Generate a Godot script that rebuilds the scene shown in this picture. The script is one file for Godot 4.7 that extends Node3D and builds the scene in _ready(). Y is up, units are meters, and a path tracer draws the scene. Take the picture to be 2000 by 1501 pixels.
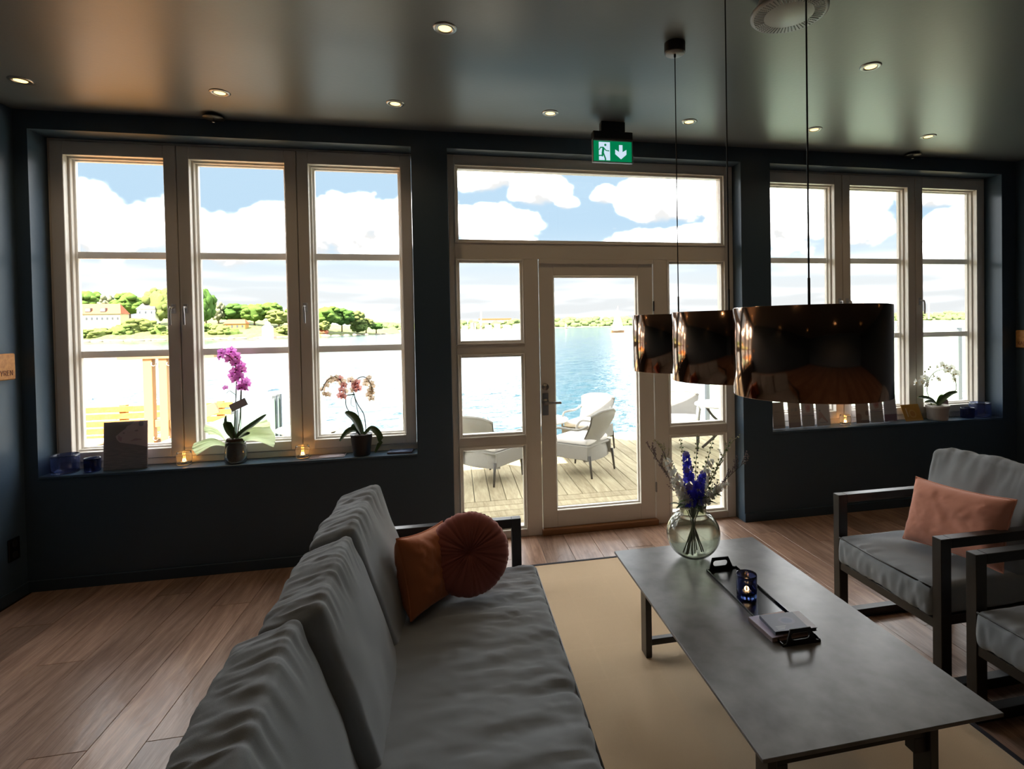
extends Node3D
# A dark blue lounge by the water: window wall, sofa group, pendant lamps, deck and bay outside.

var rng := RandomNumberGenerator.new()
var used := {}
var M := {}

func _ready() -> void:
	rng.seed = 7
	setup_view()
	make_materials()
	build_shell()
	build_windows()
	build_ceiling_fittings()
	build_lounge()
	build_sills()
	build_deck()
	build_bay()

# ------------------------------------------------------------------ camera, sky, sun, exposure
const EXPOSURE := 5.4
const SKY_GAIN := 1.0
const SUN := 2.1

func setup_view() -> void:
	var cam := Camera3D.new()
	cam.name = "camera"
	var near := 0.05
	cam.projection = Camera3D.PROJECTION_FRUSTUM
	cam.near = near
	cam.far = 9000.0
	cam.size = near * 1501.0 / 1070.0
	cam.frustum_offset = Vector2(-110.0, -95.5) / 1070.0 * near
	cam.transform = Transform3D(Basis(Vector3(0.9794, -0.0177, 0.2014), Vector3(0.0207, 0.9997, -0.0128), Vector3(-0.2011, 0.0167, 0.9794)).orthonormalized(), Vector3(0, 1.6, 0))
	add_child(cam)
	cam.current = true
	var e := Environment.new()
	e.background_mode = Environment.BG_SKY
	var sky := Sky.new()
	var sm := PanoramaSkyMaterial.new()
	sm.panorama = sky_picture()
	sky.sky_material = sm
	e.sky = sky
	e.background_energy_multiplier = SKY_GAIN
	e.tonemap_mode = Environment.TONE_MAPPER_LINEAR
	e.tonemap_exposure = EXPOSURE
	e.sdfgi_enabled = true
	e.ssao_enabled = true
	e.ssil_enabled = true
	var we := WorldEnvironment.new()
	we.name = "environment"
	we.environment = e
	add_child(we)
	var sun := DirectionalLight3D.new()
	sun.name = "sun"
	add_child(sun)
	sun.look_at_from_position(Vector3.ZERO, Vector3(0.34, -0.80, -0.49), Vector3.UP)
	sun.light_color = Color(1.0, 0.95, 0.86)
	sun.light_energy = SUN
	sun.light_angular_distance = 0.5
	sun.shadow_enabled = true

func sky_picture() -> ImageTexture:
	# cumulus over pale blue air; the same density of clouds all the way round
	var w := 2560
	var h := 1280
	var n := FastNoiseLite.new()
	n.seed = 11
	n.noise_type = FastNoiseLite.TYPE_SIMPLEX_SMOOTH
	n.frequency = 5.0
	n.fractal_octaves = 5
	n.fractal_gain = 0.55
	var n2 := FastNoiseLite.new()
	n2.seed = 23
	n2.frequency = 1.6
	n2.fractal_octaves = 3
	# azimuth, elevation, half width, half height in degrees
	var blobs := [[-30, 8.5, 6, 3.4], [-24.5, 8.6, 5, 3.0], [-19.5, 8.0, 5, 3.0], [-14.5, 9.0, 5, 3.2], [-9.5, 9.6, 5.5, 3.4], [-3, 10.5, 4, 3.0],
		[3.6, 15.2, 4.4, 2.0], [8.8, 14.0, 3.6, 2.4], [4.6, 10.3, 4.6, 2.6], [11.6, 12.6, 1.4, 0.8], [15.6, 13.2, 1.5, 1.1], [21.8, 12.4, 5.2, 3.2], [27.0, 13.6, 4.0, 4.2], [22, 8.8, 6, 1.3],
		[33.5, 10.4, 4.2, 4.4], [39.6, 9.6, 3.0, 3.6], [46.4, 7.9, 2.0, 1.6], [45.6, 10.8, 3.4, 1.6], [48.5, 5.6, 4, 1.4]]
	var r := RandomNumberGenerator.new()
	r.seed = 5
	var a := 54.0
	while a < 326.0:
		blobs.append([a, r.randf_range(7.0, 13.0), r.randf_range(3.0, 6.0), r.randf_range(2.0, 3.6)])
		a += r.randf_range(4.0, 6.5)
	for i in 90:
		blobs.append([r.randf_range(-180, 180), r.randf_range(20.0, 70.0), r.randf_range(7.0, 14.0), r.randf_range(3.5, 7.0)])
	var data := PackedFloat32Array()
	data.resize(w * h * 3)
	var mine := []
	for i in w:
		mine.append([])
	for b in blobs:
		var span: float = b[2] * 1.35
		var c0 := int((b[0] - span) / 360.0 * w)
		var c1 := int((b[0] + span) / 360.0 * w)
		for c in range(c0, c1 + 1):
			mine[posmod(c, w)].append(b)
	var top := Vector3(0.10, 0.15, 0.23)
	var mid := Vector3(0.108, 0.15, 0.186)
	var low := Vector3(0.19, 0.215, 0.225)
	for j in h:
		var el := 90.0 - 180.0 * (j + 0.5) / h
		var er := deg_to_rad(el)
		var y := sin(er)
		var ce := cos(er)
		var air := low
		if el > 0.0:
			air = low.lerp(mid, smoothstep(2.0, 11.0, el)).lerp(top, smoothstep(16.0, 75.0, el))
		var haze := 1.0 - smoothstep(1.5, 9.0, el)
		for i in w:
			var k := (j * w + i) * 3
			var col := air
			if el > 0.0:
				var az := 360.0 * (i + 0.5) / w
				var d := -1.0
				var lowest := 0.0
				for b in mine[i]:
					var da: float = wrapf(az - b[0], -180.0, 180.0) / b[2]
					var de: float = (el - b[1]) / b[3]
					if de < 0.0:
						de *= 1.25
					var v := 1.0 - da * da - de * de
					if v > d:
						d = v
						lowest = de
				var ar := deg_to_rad(az)
				var dir := Vector3(sin(ar) * ce, y * 1.7, -cos(ar) * ce)
				if d > -0.9 or haze > 0.0:
					var f := n.get_noise_3dv(dir * 1.6)
					var t := smoothstep(-0.12, 0.42, d + 1.25 * f)
					var lit := clampf(1.6 + 1.6 * lowest + 3.2 * f, 0.18, 4.0)
					col = col.lerp(Vector3(lit, lit, lit * 0.985), t)
					if haze > 0.0:
						var g := n2.get_noise_3dv(Vector3(dir.x, dir.y * 7.0, dir.z) * 2.2)
						var band := clampf(0.20 + 0.27 * g, 0.165, 0.4)
						col = col.lerp(Vector3(band, band * 1.005, band), haze * 0.75)
			data[k] = col.x
			data[k + 1] = col.y
			data[k + 2] = col.z
	return ImageTexture.create_from_image(Image.create_from_data(w, h, false, Image.FORMAT_RGBF, data.to_byte_array()))

# ------------------------------------------------------------------ helpers
func numbered(called: String) -> String:
	if not used.has(called):
		used[called] = 0
		return called
	used[called] += 1
	return "%s_%03d" % [called, used[called]]

func flat() -> SurfaceTool:
	var st := SurfaceTool.new()
	st.begin(Mesh.PRIMITIVE_TRIANGLES)
	st.set_smooth_group(-1)
	return st

func soft() -> SurfaceTool:
	var st := SurfaceTool.new()
	st.begin(Mesh.PRIMITIVE_TRIANGLES)
	st.set_smooth_group(0)
	return st

func tri(st: SurfaceTool, a: Vector3, b: Vector3, c: Vector3) -> void:
	st.add_vertex(a)
	st.add_vertex(c)
	st.add_vertex(b)

func quad(st: SurfaceTool, a: Vector3, b: Vector3, c: Vector3, d: Vector3) -> void:
	tri(st, a, b, c)
	tri(st, a, c, d)

func tri_out(st: SurfaceTool, a: Vector3, b: Vector3, c: Vector3, centre: Vector3) -> void:
	if (b - a).cross(c - a).dot((a + b + c) / 3.0 - centre) >= 0.0:
		tri(st, a, b, c)
	else:
		tri(st, a, c, b)

func bx(st: SurfaceTool, c: Vector3, s: Vector3, bev := 0.0, b := Basis()) -> void:
	var h := s / 2.0
	bev = minf(bev, minf(h.x, minf(h.y, h.z)) * 0.9)
	if bev <= 0.0:
		for i in 3:
			for sg: float in [-1.0, 1.0]:
				var q := []
				for k: Vector2 in [Vector2(-1, -1), Vector2(1, -1), Vector2(1, 1), Vector2(-1, 1)]:
					var p := Vector3.ZERO
					p[i] = sg * h[i]
					p[(i + 1) % 3] = k.x * h[(i + 1) % 3]
					p[(i + 2) % 3] = k.y * h[(i + 2) % 3]
					q.append(c + b * p)
				if sg > 0.0:
					quad(st, q[0], q[1], q[2], q[3])
				else:
					quad(st, q[3], q[2], q[1], q[0])
		return
	var at := func(i: int, s3: Vector3) -> Vector3:
		var p := Vector3.ZERO
		for k in 3:
			p[k] = s3[k] * (h[k] if k == i else h[k] - bev)
		return c + b * p
	for i in 3:
		var j := (i + 1) % 3
		var k := (i + 2) % 3
		for sg: float in [-1.0, 1.0]:
			var q := []
			for t: Vector2 in [Vector2(-1, -1), Vector2(1, -1), Vector2(1, 1), Vector2(-1, 1)]:
				var s3 := Vector3.ZERO
				s3[i] = sg
				s3[j] = t.x
				s3[k] = t.y
				q.append(at.call(i, s3))
			tri_out(st, q[0], q[1], q[2], c)
			tri_out(st, q[0], q[2], q[3], c)
			for sj: float in [-1.0, 1.0]:
				var s0 := Vector3.ZERO
				s0[i] = sg
				s0[j] = sj
				s0[k] = -1.0
				var s1 := s0
				s1[k] = 1.0
				var p0: Vector3 = at.call(i, s0)
				var p1: Vector3 = at.call(i, s1)
				var p2: Vector3 = at.call(j, s1)
				var p3: Vector3 = at.call(j, s0)
				tri_out(st, p0, p1, p2, c)
				tri_out(st, p0, p2, p3, c)
	for sx: float in [-1.0, 1.0]:
		for sy: float in [-1.0, 1.0]:
			for sz: float in [-1.0, 1.0]:
				var s3 := Vector3(sx, sy, sz)
				tri_out(st, at.call(0, s3), at.call(1, s3), at.call(2, s3), c)

func span(st: SurfaceTool, x0: float, x1: float, y0: float, y1: float, z0: float, z1: float, bev := 0.0) -> void:
	bx(st, Vector3(x0 + x1, y0 + y1, z0 + z1) / 2.0, Vector3(absf(x1 - x0), absf(y1 - y0), absf(z1 - z0)), bev)

func bar(st: SurfaceTool, a: Vector3, b: Vector3, w: float, t: float, bev := 0.0, up := Vector3.UP) -> void:
	var d := (b - a).normalized()
	if absf(d.dot(up)) > 0.98:
		up = Vector3.RIGHT
	var x := up.cross(d).normalized()
	bx(st, (a + b) / 2.0, Vector3(w, t, a.distance_to(b)), bev, Basis(x, d.cross(x), d))

func tube(st: SurfaceTool, pts: Array, rad: Variant, seg := 8, caps := true) -> void:
	var rings := []
	var side := Vector3.ZERO
	for i in pts.size():
		var d: Vector3 = (pts[mini(i + 1, pts.size() - 1)] - pts[maxi(i - 1, 0)]).normalized()
		if side == Vector3.ZERO:
			side = d.cross(Vector3.UP if absf(d.y) < 0.9 else Vector3.RIGHT).normalized()
		side = (side - d * side.dot(d)).normalized()
		var up := side.cross(d)
		var r: float = rad[i] if rad is Array else rad
		var ring := []
		for k in seg:
			var t := TAU * k / seg
			ring.append(pts[i] + (side * cos(t) + up * sin(t)) * r)
		rings.append(ring)
	for i in pts.size() - 1:
		for k in seg:
			var k2 := (k + 1) % seg
			quad(st, rings[i][k2], rings[i][k], rings[i + 1][k], rings[i + 1][k2])
	if caps:
		for k in seg:
			var k2 := (k + 1) % seg
			tri(st, pts[0], rings[0][k], rings[0][k2])
			tri(st, pts[-1], rings[-1][k2], rings[-1][k])

func smooth_path(pts: Array, steps := 6) -> Array:
	var out := []
	for i in pts.size() - 1:
		var p0: Vector3 = pts[maxi(i - 1, 0)]
		var p3: Vector3 = pts[mini(i + 2, pts.size() - 1)]
		for s in steps:
			out.append((pts[i] as Vector3).cubic_interpolate(pts[i + 1], p0, p3, float(s) / steps))
	out.append(pts[-1])
	return out

func lathe(st: SurfaceTool, prof: Array, seg := 32, c := Vector3.ZERO) -> void:
	for i in prof.size() - 1:
		for k in seg:
			var a0 := TAU * k / seg
			var a1 := TAU * ((k + 1) % seg) / seg
			var p: Vector2 = prof[i]
			var q: Vector2 = prof[i + 1]
			var a := c + Vector3(p.x * cos(a1), p.y, p.x * sin(a1))
			var b := c + Vector3(p.x * cos(a0), p.y, p.x * sin(a0))
			var d := c + Vector3(q.x * cos(a1), q.y, q.x * sin(a1))
			var e := c + Vector3(q.x * cos(a0), q.y, q.x * sin(a0))
			if p.x > 1e-6:
				tri(st, a, b, e)
			if q.x > 1e-6:
				tri(st, a, e, d)

func grid(st: SurfaceTool, nu: int, nv: int, f: Callable) -> void:
	var v := []
	for j in nv + 1:
		var row := []
		for i in nu + 1:
			row.append(f.call(float(i) / nu, float(j) / nv))
		v.append(row)
	for j in nv:
		for i in nu:
			quad(st, v[j][i], v[j][i + 1], v[j + 1][i + 1], v[j + 1][i])

func soft_box(st: SurfaceTool, size: Vector3, r: float, bulge: Vector3, n: int, warp: Callable) -> void:
	# a stuffed box: rounded edges, bulging faces, then warp(local point, outward) for folds
	var h := size / 2.0
	var inner := h - Vector3(r, r, r)
	for i in 3:
		var j := (i + 1) % 3
		var k := (i + 2) % 3
		for sg: float in [-1.0, 1.0]:
			var nj := clampi(int(n * size[j] / maxf(size.x, maxf(size.y, size.z))), 6, n)
			var nk := clampi(int(n * size[k] / maxf(size.x, maxf(size.y, size.z))), 6, n)
			var v := []
			for b in nk + 1:
				var row := []
				for a in nj + 1:
					# denser near the edges
					var u := sin((float(a) / nj - 0.5) * PI) * 0.5 + (float(a) / nj - 0.5)
					var w := sin((float(b) / nk - 0.5) * PI) * 0.5 + (float(b) / nk - 0.5)
					var p := Vector3.ZERO
					p[i] = sg * h[i]
					p[j] = u * h[j]
					p[k] = w * h[k]
					var q := p.clamp(-inner, inner)
					var d := (p - q).normalized()
					var pos := q + d * r
					for m in 3:
						var m1 := (m + 1) % 3
						var m2 := (m + 2) % 3
						var s1 := clampf(pos[m1] / h[m1], -1.0, 1.0)
						var s2 := clampf(pos[m2] / h[m2], -1.0, 1.0)
						pos[m] += bulge[m] * (pos[m] / h[m]) * (1.0 - s1 * s1) * (1.0 - s2 * s2)
					row.append(warp.call(pos, d))
				v.append(row)
			for b in nk:
				for a in nj:
					if sg > 0.0:
						quad(st, v[b][a], v[b][a + 1], v[b + 1][a + 1], v[b + 1][a])
					else:
						quad(st, v[b][a], v[b + 1][a], v[b + 1][a + 1], v[b][a + 1])

func made(st: SurfaceTool) -> ArrayMesh:
	st.generate_normals()
	return st.commit()

func put(called: String, mesh: Mesh, m: Material, parent: Node3D, at := Vector3.ZERO, basis := Basis()) -> MeshInstance3D:
	var o := MeshInstance3D.new()
	o.name = called
	o.mesh = mesh
	o.material_override = m
	o.transform = Transform3D(basis, at)
	parent.add_child(o, true)
	return o

func obj(called: String, st: SurfaceTool, m: Material, parent: Node3D, at := Vector3.ZERO, basis := Basis()) -> MeshInstance3D:
	return put(called, made(st), m, parent, at, basis)

func tag(o: Node, label: String, category: String, group := "") -> Node:
	o.set_meta("label", label)
	o.set_meta("category", category)
	if group:
		o.set_meta("group", group)
	return o

func thing(called: String, label: String, category: String, at := Vector3.ZERO, turn := 0.0, group := "") -> Node3D:
	var o := Node3D.new()
	o.name = numbered(called)
	o.position = at
	o.rotation.y = turn
	add_child(o)
	tag(o, label, category, group)
	return o

func structure(called: String, at := Vector3.ZERO, label := "", category := "") -> Node3D:
	var o := Node3D.new()
	o.name = called
	o.position = at
	add_child(o)
	o.set_meta("kind", "structure")
	if label:
		tag(o, label, category)
	return o

func single(called: String, st: SurfaceTool, m: Material, label: String, category: String, at := Vector3.ZERO, turn := 0.0, group := "") -> MeshInstance3D:
	var o := MeshInstance3D.new()
	o.name = numbered(called)
	o.mesh = made(st)
	o.material_override = m
	o.position = at
	o.rotation.y = turn
	add_child(o)
	tag(o, label, category, group)
	return o

func copy_of(o: Node3D, called: String, label: String, at: Vector3, turn := 0.0) -> Node3D:
	var c: Node3D = o.duplicate()
	c.name = numbered(called)
	add_child(c)
	c.position = at
	c.rotation.y = turn
	c.set_meta("label", label)
	return c

# ------------------------------------------------------------------ materials
func mt(c: Color, rough := 0.6, metal := 0.0, spec := 0.5) -> StandardMaterial3D:
	var m := StandardMaterial3D.new()
	m.albedo_color = c
	m.roughness = rough
	m.metallic = metal
	m.metallic_specular = spec
	return m

func c8(r: int, g: int, b: int) -> Color:
	return Color8(r, g, b)

func noise_tex(freq: float, oct: int, ramp: Array, size := 512, normal := 0.0, sd := 1) -> NoiseTexture2D:
	var n := FastNoiseLite.new()
	n.seed = sd
	n.frequency = freq
	n.fractal_octaves = oct
	var t := NoiseTexture2D.new()
	t.width = size
	t.height = size
	t.seamless = true
	t.noise = n
	if normal > 0.0:
		t.as_normal_map = true
		t.bump_strength = normal
	elif ramp:
		var g := Gradient.new()
		var offs := PackedFloat32Array()
		var cols := PackedColorArray()
		for k in ramp.size():
			offs.append(float(k) / (ramp.size() - 1))
			cols.append(ramp[k])
		g.offsets = offs
		g.colors = cols
		t.color_ramp = g
	return t

func tri_map(m: StandardMaterial3D, scale: Vector3, world := true) -> StandardMaterial3D:
	m.uv1_triplanar = true
	m.uv1_world_triplanar = world
	m.uv1_scale = scale
	return m

func wood_picture(dark: Color, light: Color, sd: int, rings := 9.0) -> ImageTexture:
	# long grain running down the picture, with cathedral figures and a few knots
	var w := 512
	var h := 512
	var a := FastNoiseLite.new()
	a.seed = sd
	a.frequency = 1.0
	a.fractal_octaves = 3
	var im := Image.create(w, h, false, Image.FORMAT_RGB8)
	for y in h:
		for x in w:
			var u := float(x) / w
			var v := float(y) / h
			# wrap both ways by sampling on circles
			var cu := Vector2(cos(u * TAU), sin(u * TAU))
			var cv := Vector2(cos(v * TAU), sin(v * TAU))
			var warp := a.get_noise_3d(cu.x * 0.9 + 5.0, cu.y * 0.9 + cv.x * 0.22, cv.y * 0.22)
			var ring := 0.5 + 0.5 * sin((u * 2.0 + warp * 1.5) * TAU * rings / 2.0)
			var fine := a.get_noise_3d(cu.x * 26.0, cu.y * 26.0 + cv.x * 0.7, cv.y * 0.7)
			var blot := a.get_noise_3d(cu.x * 2.2 + 9.0, cu.y * 2.2 + cv.x * 0.8, cv.y * 0.8)
			var t := clampf(0.50 + 0.16 * (ring - 0.5) + 0.36 * fine + 0.50 * blot, 0.0, 1.0)
			im.set_pixel(x, y, dark.lerp(light, t))
	im.generate_mipmaps()
	return ImageTexture.create_from_image(im)

func make_materials() -> void:
	var m: StandardMaterial3D
	# painted walls, reveals and ceiling
	m = mt(c8(66, 84, 100), 0.38)
	m.normal_enabled = true
	m.normal_texture = noise_tex(0.08, 3, [], 256, 2.0, 3)
	m.normal_scale = 0.06
	M.wall = tri_map(m, Vector3.ONE * 1.5)
	m = mt(c8(92, 98, 103), 0.36)
	m.normal_enabled = true
	m.normal_texture = M.wall.normal_texture
	m.normal_scale = 0.04
	M.ceiling = tri_map(m, Vector3.ONE * 1.5)
	M.trim = mt(c8(56, 74, 90), 0.4)
	M.sill = mt(c8(66, 90, 110), 0.3)
	# window joinery
	M.frame = mt(c8(232, 226, 216), 0.38)
	M.frame_out = mt(c8(238, 238, 232), 0.5)
	M.threshold = mt(c8(150, 104, 66), 0.45)
	m = mt(Color(1, 1, 1, 0.02), 0.02)
	m.transparency = BaseMaterial3D.TRANSPARENCY_ALPHA
	M.pane = m
	M.chrome = mt(c8(206, 206, 208), 0.3, 0.35)
	M.steel = mt(c8(150, 148, 146), 0.32, 1.0)
	M.black = mt(c8(22, 22, 24), 0.45)
	M.black_gloss = mt(c8(14, 14, 16), 0.2)
	M.frame_black = mt(c8(32, 31, 32), 0.32)
	# floor planks: four tones of the same oak
	for k in 4:
		m = mt(Color.WHITE, 0.30)
		var tone: float = [1.0, 0.9, 1.08, 0.96][k]
		m.albedo_texture = wood_picture(Color(0.47 * tone, 0.36 * tone, 0.30 * tone), Color(0.73 * tone, 0.61 * tone, 0.53 * tone), 40 + k)
		m.normal_enabled = true
		m.normal_texture = noise_tex(0.06, 3, [], 256, 2.5, 60 + k)
		m.normal_scale = 0.10
		m.uv1_offset = Vector3(0.37 * k, 0, 0.21 * k)
		M["plank%d" % k] = tri_map(m, Vector3(1.6, 1.6, 0.5))
	M.subfloor = mt(c8(40, 30, 24), 0.9)
	# upholstery
	m = mt(Color.WHITE, 0.95, 0.0, 0.3)
	m.albedo_texture = noise_tex(0.25, 3, [c8(106, 111, 116), c8(140, 146, 151), c8(160, 166, 171)], 512, 0.0, 8)
	m.normal_enabled = true
	m.normal_texture = noise_tex(0.4, 2, [], 512, 4.0, 9)
	m.normal_scale = 0.35
	m.rim_enabled = true
	m.rim = 0.4
	m.rim_tint = 0.4
	M.fabric = tri_map(m, Vector3.ONE * 6.0)
	for v in [["velvet_rust", c8(176, 104, 66)], ["velvet_rose", c8(150, 84, 74)], ["velvet_pink", c8(222, 156, 134)]]:
		m = mt(v[1], 0.85, 0.0, 0.35)
		m.rim_enabled = true
		m.rim = 1.0
		m.rim_tint = 0.5
		m.normal_enabled = true
		m.normal_texture = M.fabric.normal_texture
		m.normal_scale = 0.12
		M[v[0]] = tri_map(m, Vector3.ONE * 5.0, false)
	m = mt(Color.WHITE, 1.0, 0.0, 0.2)
	m.albedo_texture = noise_tex(0.35, 3, [c8(174, 150, 120), c8(216, 192, 160), c8(234, 214, 186)], 512, 0.0, 14)
	m.normal_enabled = true
	m.normal_texture = noise_tex(0.5, 2, [], 512, 5.0, 15)
	m.normal_scale = 0.5
	M.rug = tri_map(m, Vector3.ONE * 4.0)
	M.rug_edge = mt(c8(40, 38, 46), 0.9)
	m = mt(Color.WHITE, 0.33)
	m.albedo_texture = noise_tex(0.012, 5, [c8(96, 96, 97), c8(114, 114, 116), c8(128, 128, 129)], 512, 0.0, 16)
	m.roughness_texture = noise_tex(0.02, 5, [Color(0.9, 0.9, 0.9), Color(1, 1, 1)], 256, 0.0, 17)
	M.table_top = tri_map(m, Vector3.ONE * 1.2)
	# lamps
	M.shade = mt(c8(172, 134, 108), 0.10, 1.0)
	M.shade_in = mt(c8(196, 180, 160), 0.5)
	M.bulb = mt(c8(240, 236, 226), 0.3)
	M.plate = mt(c8(150, 150, 150), 0.4)
	m = mt(c8(255, 214, 140))
	m.emission_enabled = true
	m.emission = c8(255, 205, 120)
	m.emission_energy_multiplier = 0.7
	M.glow = m
	m = mt(c8(255, 190, 90))
	m.emission_enabled = true
	m.emission = c8(255, 170, 70)
	m.emission_energy_multiplier = 1.0
	M.flame = m
	M.wax = mt(c8(236, 228, 210), 0.5)
	M.foil = mt(c8(190, 190, 195), 0.3, 1.0)
	# glassware
	m = mt(Color(0.93, 0.95, 0.95, 0.04), 0.02)
	m.refraction_enabled = true
	m.refraction_scale = 0.05
	M.glass = m
	m = mt(Color(0.66, 0.72, 0.90, 0.04), 0.05)
	m.refraction_enabled = true
	m.refraction_scale = 0.05
	M.glass_blue = m
	m = mt(Color(0.30, 0.38, 0.62, 0.05), 0.04)
	m.refraction_enabled = true
	m.refraction_scale = 0.05
	M.glass_navy = m
	m = mt(Color(0.91, 0.93, 0.88, 0.10), 0.03)
	m.refraction_enabled = true
	m.refraction_scale = 0.05
	M.glass_grey = m
	m = mt(Color(0.86, 0.88, 0.82, 0.10), 0.0)
	m.refraction_enabled = true
	m.refraction_scale = 0.033
	M.vase_water = m
	m = mt(Color(1, 1, 1, 0.06), 0.03)
	m.transparency = BaseMaterial3D.TRANSPARENCY_ALPHA
	M.acrylic = m
	# plants
	m = mt(c8(78, 98, 66), 0.36)
	m.backlight_enabled = true
	m.backlight = Color(0.2, 0.28, 0.12)
	M.leaf = m
	m = mt(c8(96, 128, 62), 0.5)
	m.backlight_enabled = true
	m.backlight = Color(0.3, 0.4, 0.12)
	M.leaf_light = m
	M.stem = mt(c8(86, 84, 66), 0.6)
	M.stem_green = mt(c8(92, 110, 66), 0.6)
	for v in [["petal_purple", c8(222, 150, 212), Color(0.95, 0.62, 0.92)], ["petal_cream", c8(240, 226, 208), Color(0.95, 0.88, 0.80)], ["petal_rose", c8(236, 194, 188), Color(0.95, 0.74, 0.72)], ["petal_white", c8(242, 242, 236), Color(0.95, 0.95, 0.92)],
			["petal_blue", c8(84, 84, 210), Color(0.40, 0.40, 0.95)], ["petal_violet", c8(148, 134, 180), Color(0.5, 0.46, 0.65)], ["paper", c8(232, 242, 206), Color(0.92, 0.98, 0.78)], ["bud", c8(206, 204, 178), Color(0.7, 0.7, 0.55)], ["twig_bud", c8(158, 142, 146), Color(0.4, 0.36, 0.36)]]:
		m = mt(v[1], 0.6)
		m.backlight_enabled = true
		m.backlight = v[2]
		M[v[0]] = m
	m = mt(Color.WHITE, 0.55)
	m.albedo_texture = wood_picture(c8(164, 104, 44), c8(206, 146, 76), 78, 5.0)
	M.plaque = tri_map(m, Vector3(2, 6, 2))
	M.plaque_text = mt(c8(112, 62, 34), 0.7)
	M.lip = mt(c8(150, 60, 110), 0.5)
	M.lip_pale = mt(c8(214, 190, 120), 0.5)
	M.soil = mt(c8(64, 46, 32), 0.95)
	M.pot_white = mt(c8(214, 206, 196), 0.45)
	M.pot_black = mt(c8(26, 24, 28), 0.35)
	M.card_dark = mt(c8(110, 96, 100), 0.5)
	M.gold = mt(c8(190, 140, 66), 0.3, 0.5)
	M.card = mt(c8(226, 222, 228), 0.5)
	# outdoors
	m = mt(Color.WHITE, 0.8, 0.0, 0.3)
	m.albedo_texture = wood_picture(c8(139, 127, 99), c8(178, 168, 137), 71, 5.0)
	M.deck = tri_map(m, Vector3(1.5, 1.5, 0.6))
	m = mt(Color.WHITE, 0.8, 0.0, 0.3)
	m.albedo_texture = wood_picture(c8(126, 114, 87), c8(168, 157, 127), 73, 5.0)
	m.uv1_offset = Vector3(0.4, 0, 0.3)
	M.deck2 = tri_map(m, Vector3(1.5, 1.5, 0.6))
	m = mt(Color.WHITE, 0.75, 0.0, 0.3)
	m.albedo_texture = wood_picture(c8(160, 108, 54), c8(198, 146, 82), 75, 5.0)
	M.pine = tri_map(m, Vector3(0.6, 3.0, 0.6))
	M.beam = mt(c8(146, 122, 86), 0.7)
	M.facade = mt(c8(150, 150, 146), 0.8)
	M.post = mt(c8(66, 74, 80), 0.5)
	m = mt(Color(0.80, 0.90, 0.86, 0.55), 0.45)
	m.backlight_enabled = true
	m.backlight = Color(0.62, 0.74, 0.68)
	M.frosted = m
	m.albedo_color = Color(0.80, 0.90, 0.86)
	m = mt(Color.WHITE, 0.8)
	m.albedo_texture = noise_tex(0.3, 2, [c8(120, 116, 108), c8(170, 166, 156), c8(190, 186, 176)], 256, 0.0, 81)
	m.normal_enabled = true
	m.normal_texture = noise_tex(0.35, 1, [], 256, 6.0, 82)
	M.wicker = tri_map(m, Vector3(8, 8, 8), false)
	M.cushion_white = mt(c8(230, 226, 222), 0.9)
	M.table_white = mt(c8(226, 224, 216), 0.5)
	M.leg_grey = mt(c8(70, 66, 60), 0.5)
	M.box_grey = mt(c8(120, 124, 128), 0.7)
	m = mt(c8(16, 56, 68), 0.10, 0.0, 0.4)
	m.normal_enabled = true
	m.normal_texture = noise_tex(0.02, 4, [], 512, 6.0, 91)
	m.normal_scale = 0.55
	M.water = tri_map(m, Vector3(0.16, 0.16, 0.42))
	for v in [["tree_a", c8(75, 102, 42)], ["tree_b", c8(60, 89, 37)], ["tree_c", c8(101, 112, 61)], ["tree_d", c8(117, 121, 96)], ["bush_a", c8(98, 109, 58)], ["bush_b", c8(81, 100, 49)], ["far_green", c8(93, 109, 70)]]:
		m = mt(Color.WHITE, 0.9, 0.0, 0.2)
		var c: Color = v[1]
		m.albedo_texture = noise_tex(0.06, 4, [c.darkened(0.35), c, c.lightened(0.22)], 256, 0.0, 95)
		m.normal_enabled = true
		m.normal_texture = noise_tex(0.05, 4, [], 256, 8.0, 96)
		m.normal_scale = 0.7
		M[v[0]] = tri_map(m, Vector3.ONE * 0.2)
	M.trunk = mt(c8(96, 78, 60), 0.9)
	m = mt(Color.WHITE, 0.95)
	m.albedo_texture = noise_tex(0.03, 4, [c8(64, 82, 36), c8(98, 110, 56), c8(118, 120, 76)], 256, 0.0, 97)
	M.grass = tri_map(m, Vector3.ONE * 0.05)
	m = mt(Color.WHITE, 0.95)
	m.albedo_texture = noise_tex(0.05, 4, [c8(110, 98, 82), c8(150, 138, 120), c8(170, 160, 144)], 256, 0.0, 98)
	M.rock = tri_map(m, Vector3.ONE * 0.2)
	M.roof_orange = mt(c8(150, 84, 52), 0.8)
	M.roof_dark = mt(c8(92, 88, 86), 0.8)
	M.house_cream = mt(c8(176, 164, 136), 0.8)
	M.house_yellow = mt(c8(166, 128, 68), 0.8)
	M.house_red = mt(c8(134, 76, 62), 0.8)
	M.white = mt(c8(238, 236, 230), 0.7)
	M.window_dark = mt(c8(70, 76, 84), 0.3)
	M.sailcloth = mt(c8(244, 238, 214), 0.8)
	M.hull = mt(c8(180, 132, 92), 0.6)
	M.brick = mt(c8(186, 150, 128), 0.9)

# ------------------------------------------------------------------ room shell
const XL := -2.65
const XR := 4.935
const ZF := -4.013
const ZO := -4.33
const ZB := 3.6
const HC := 3.0

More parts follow.
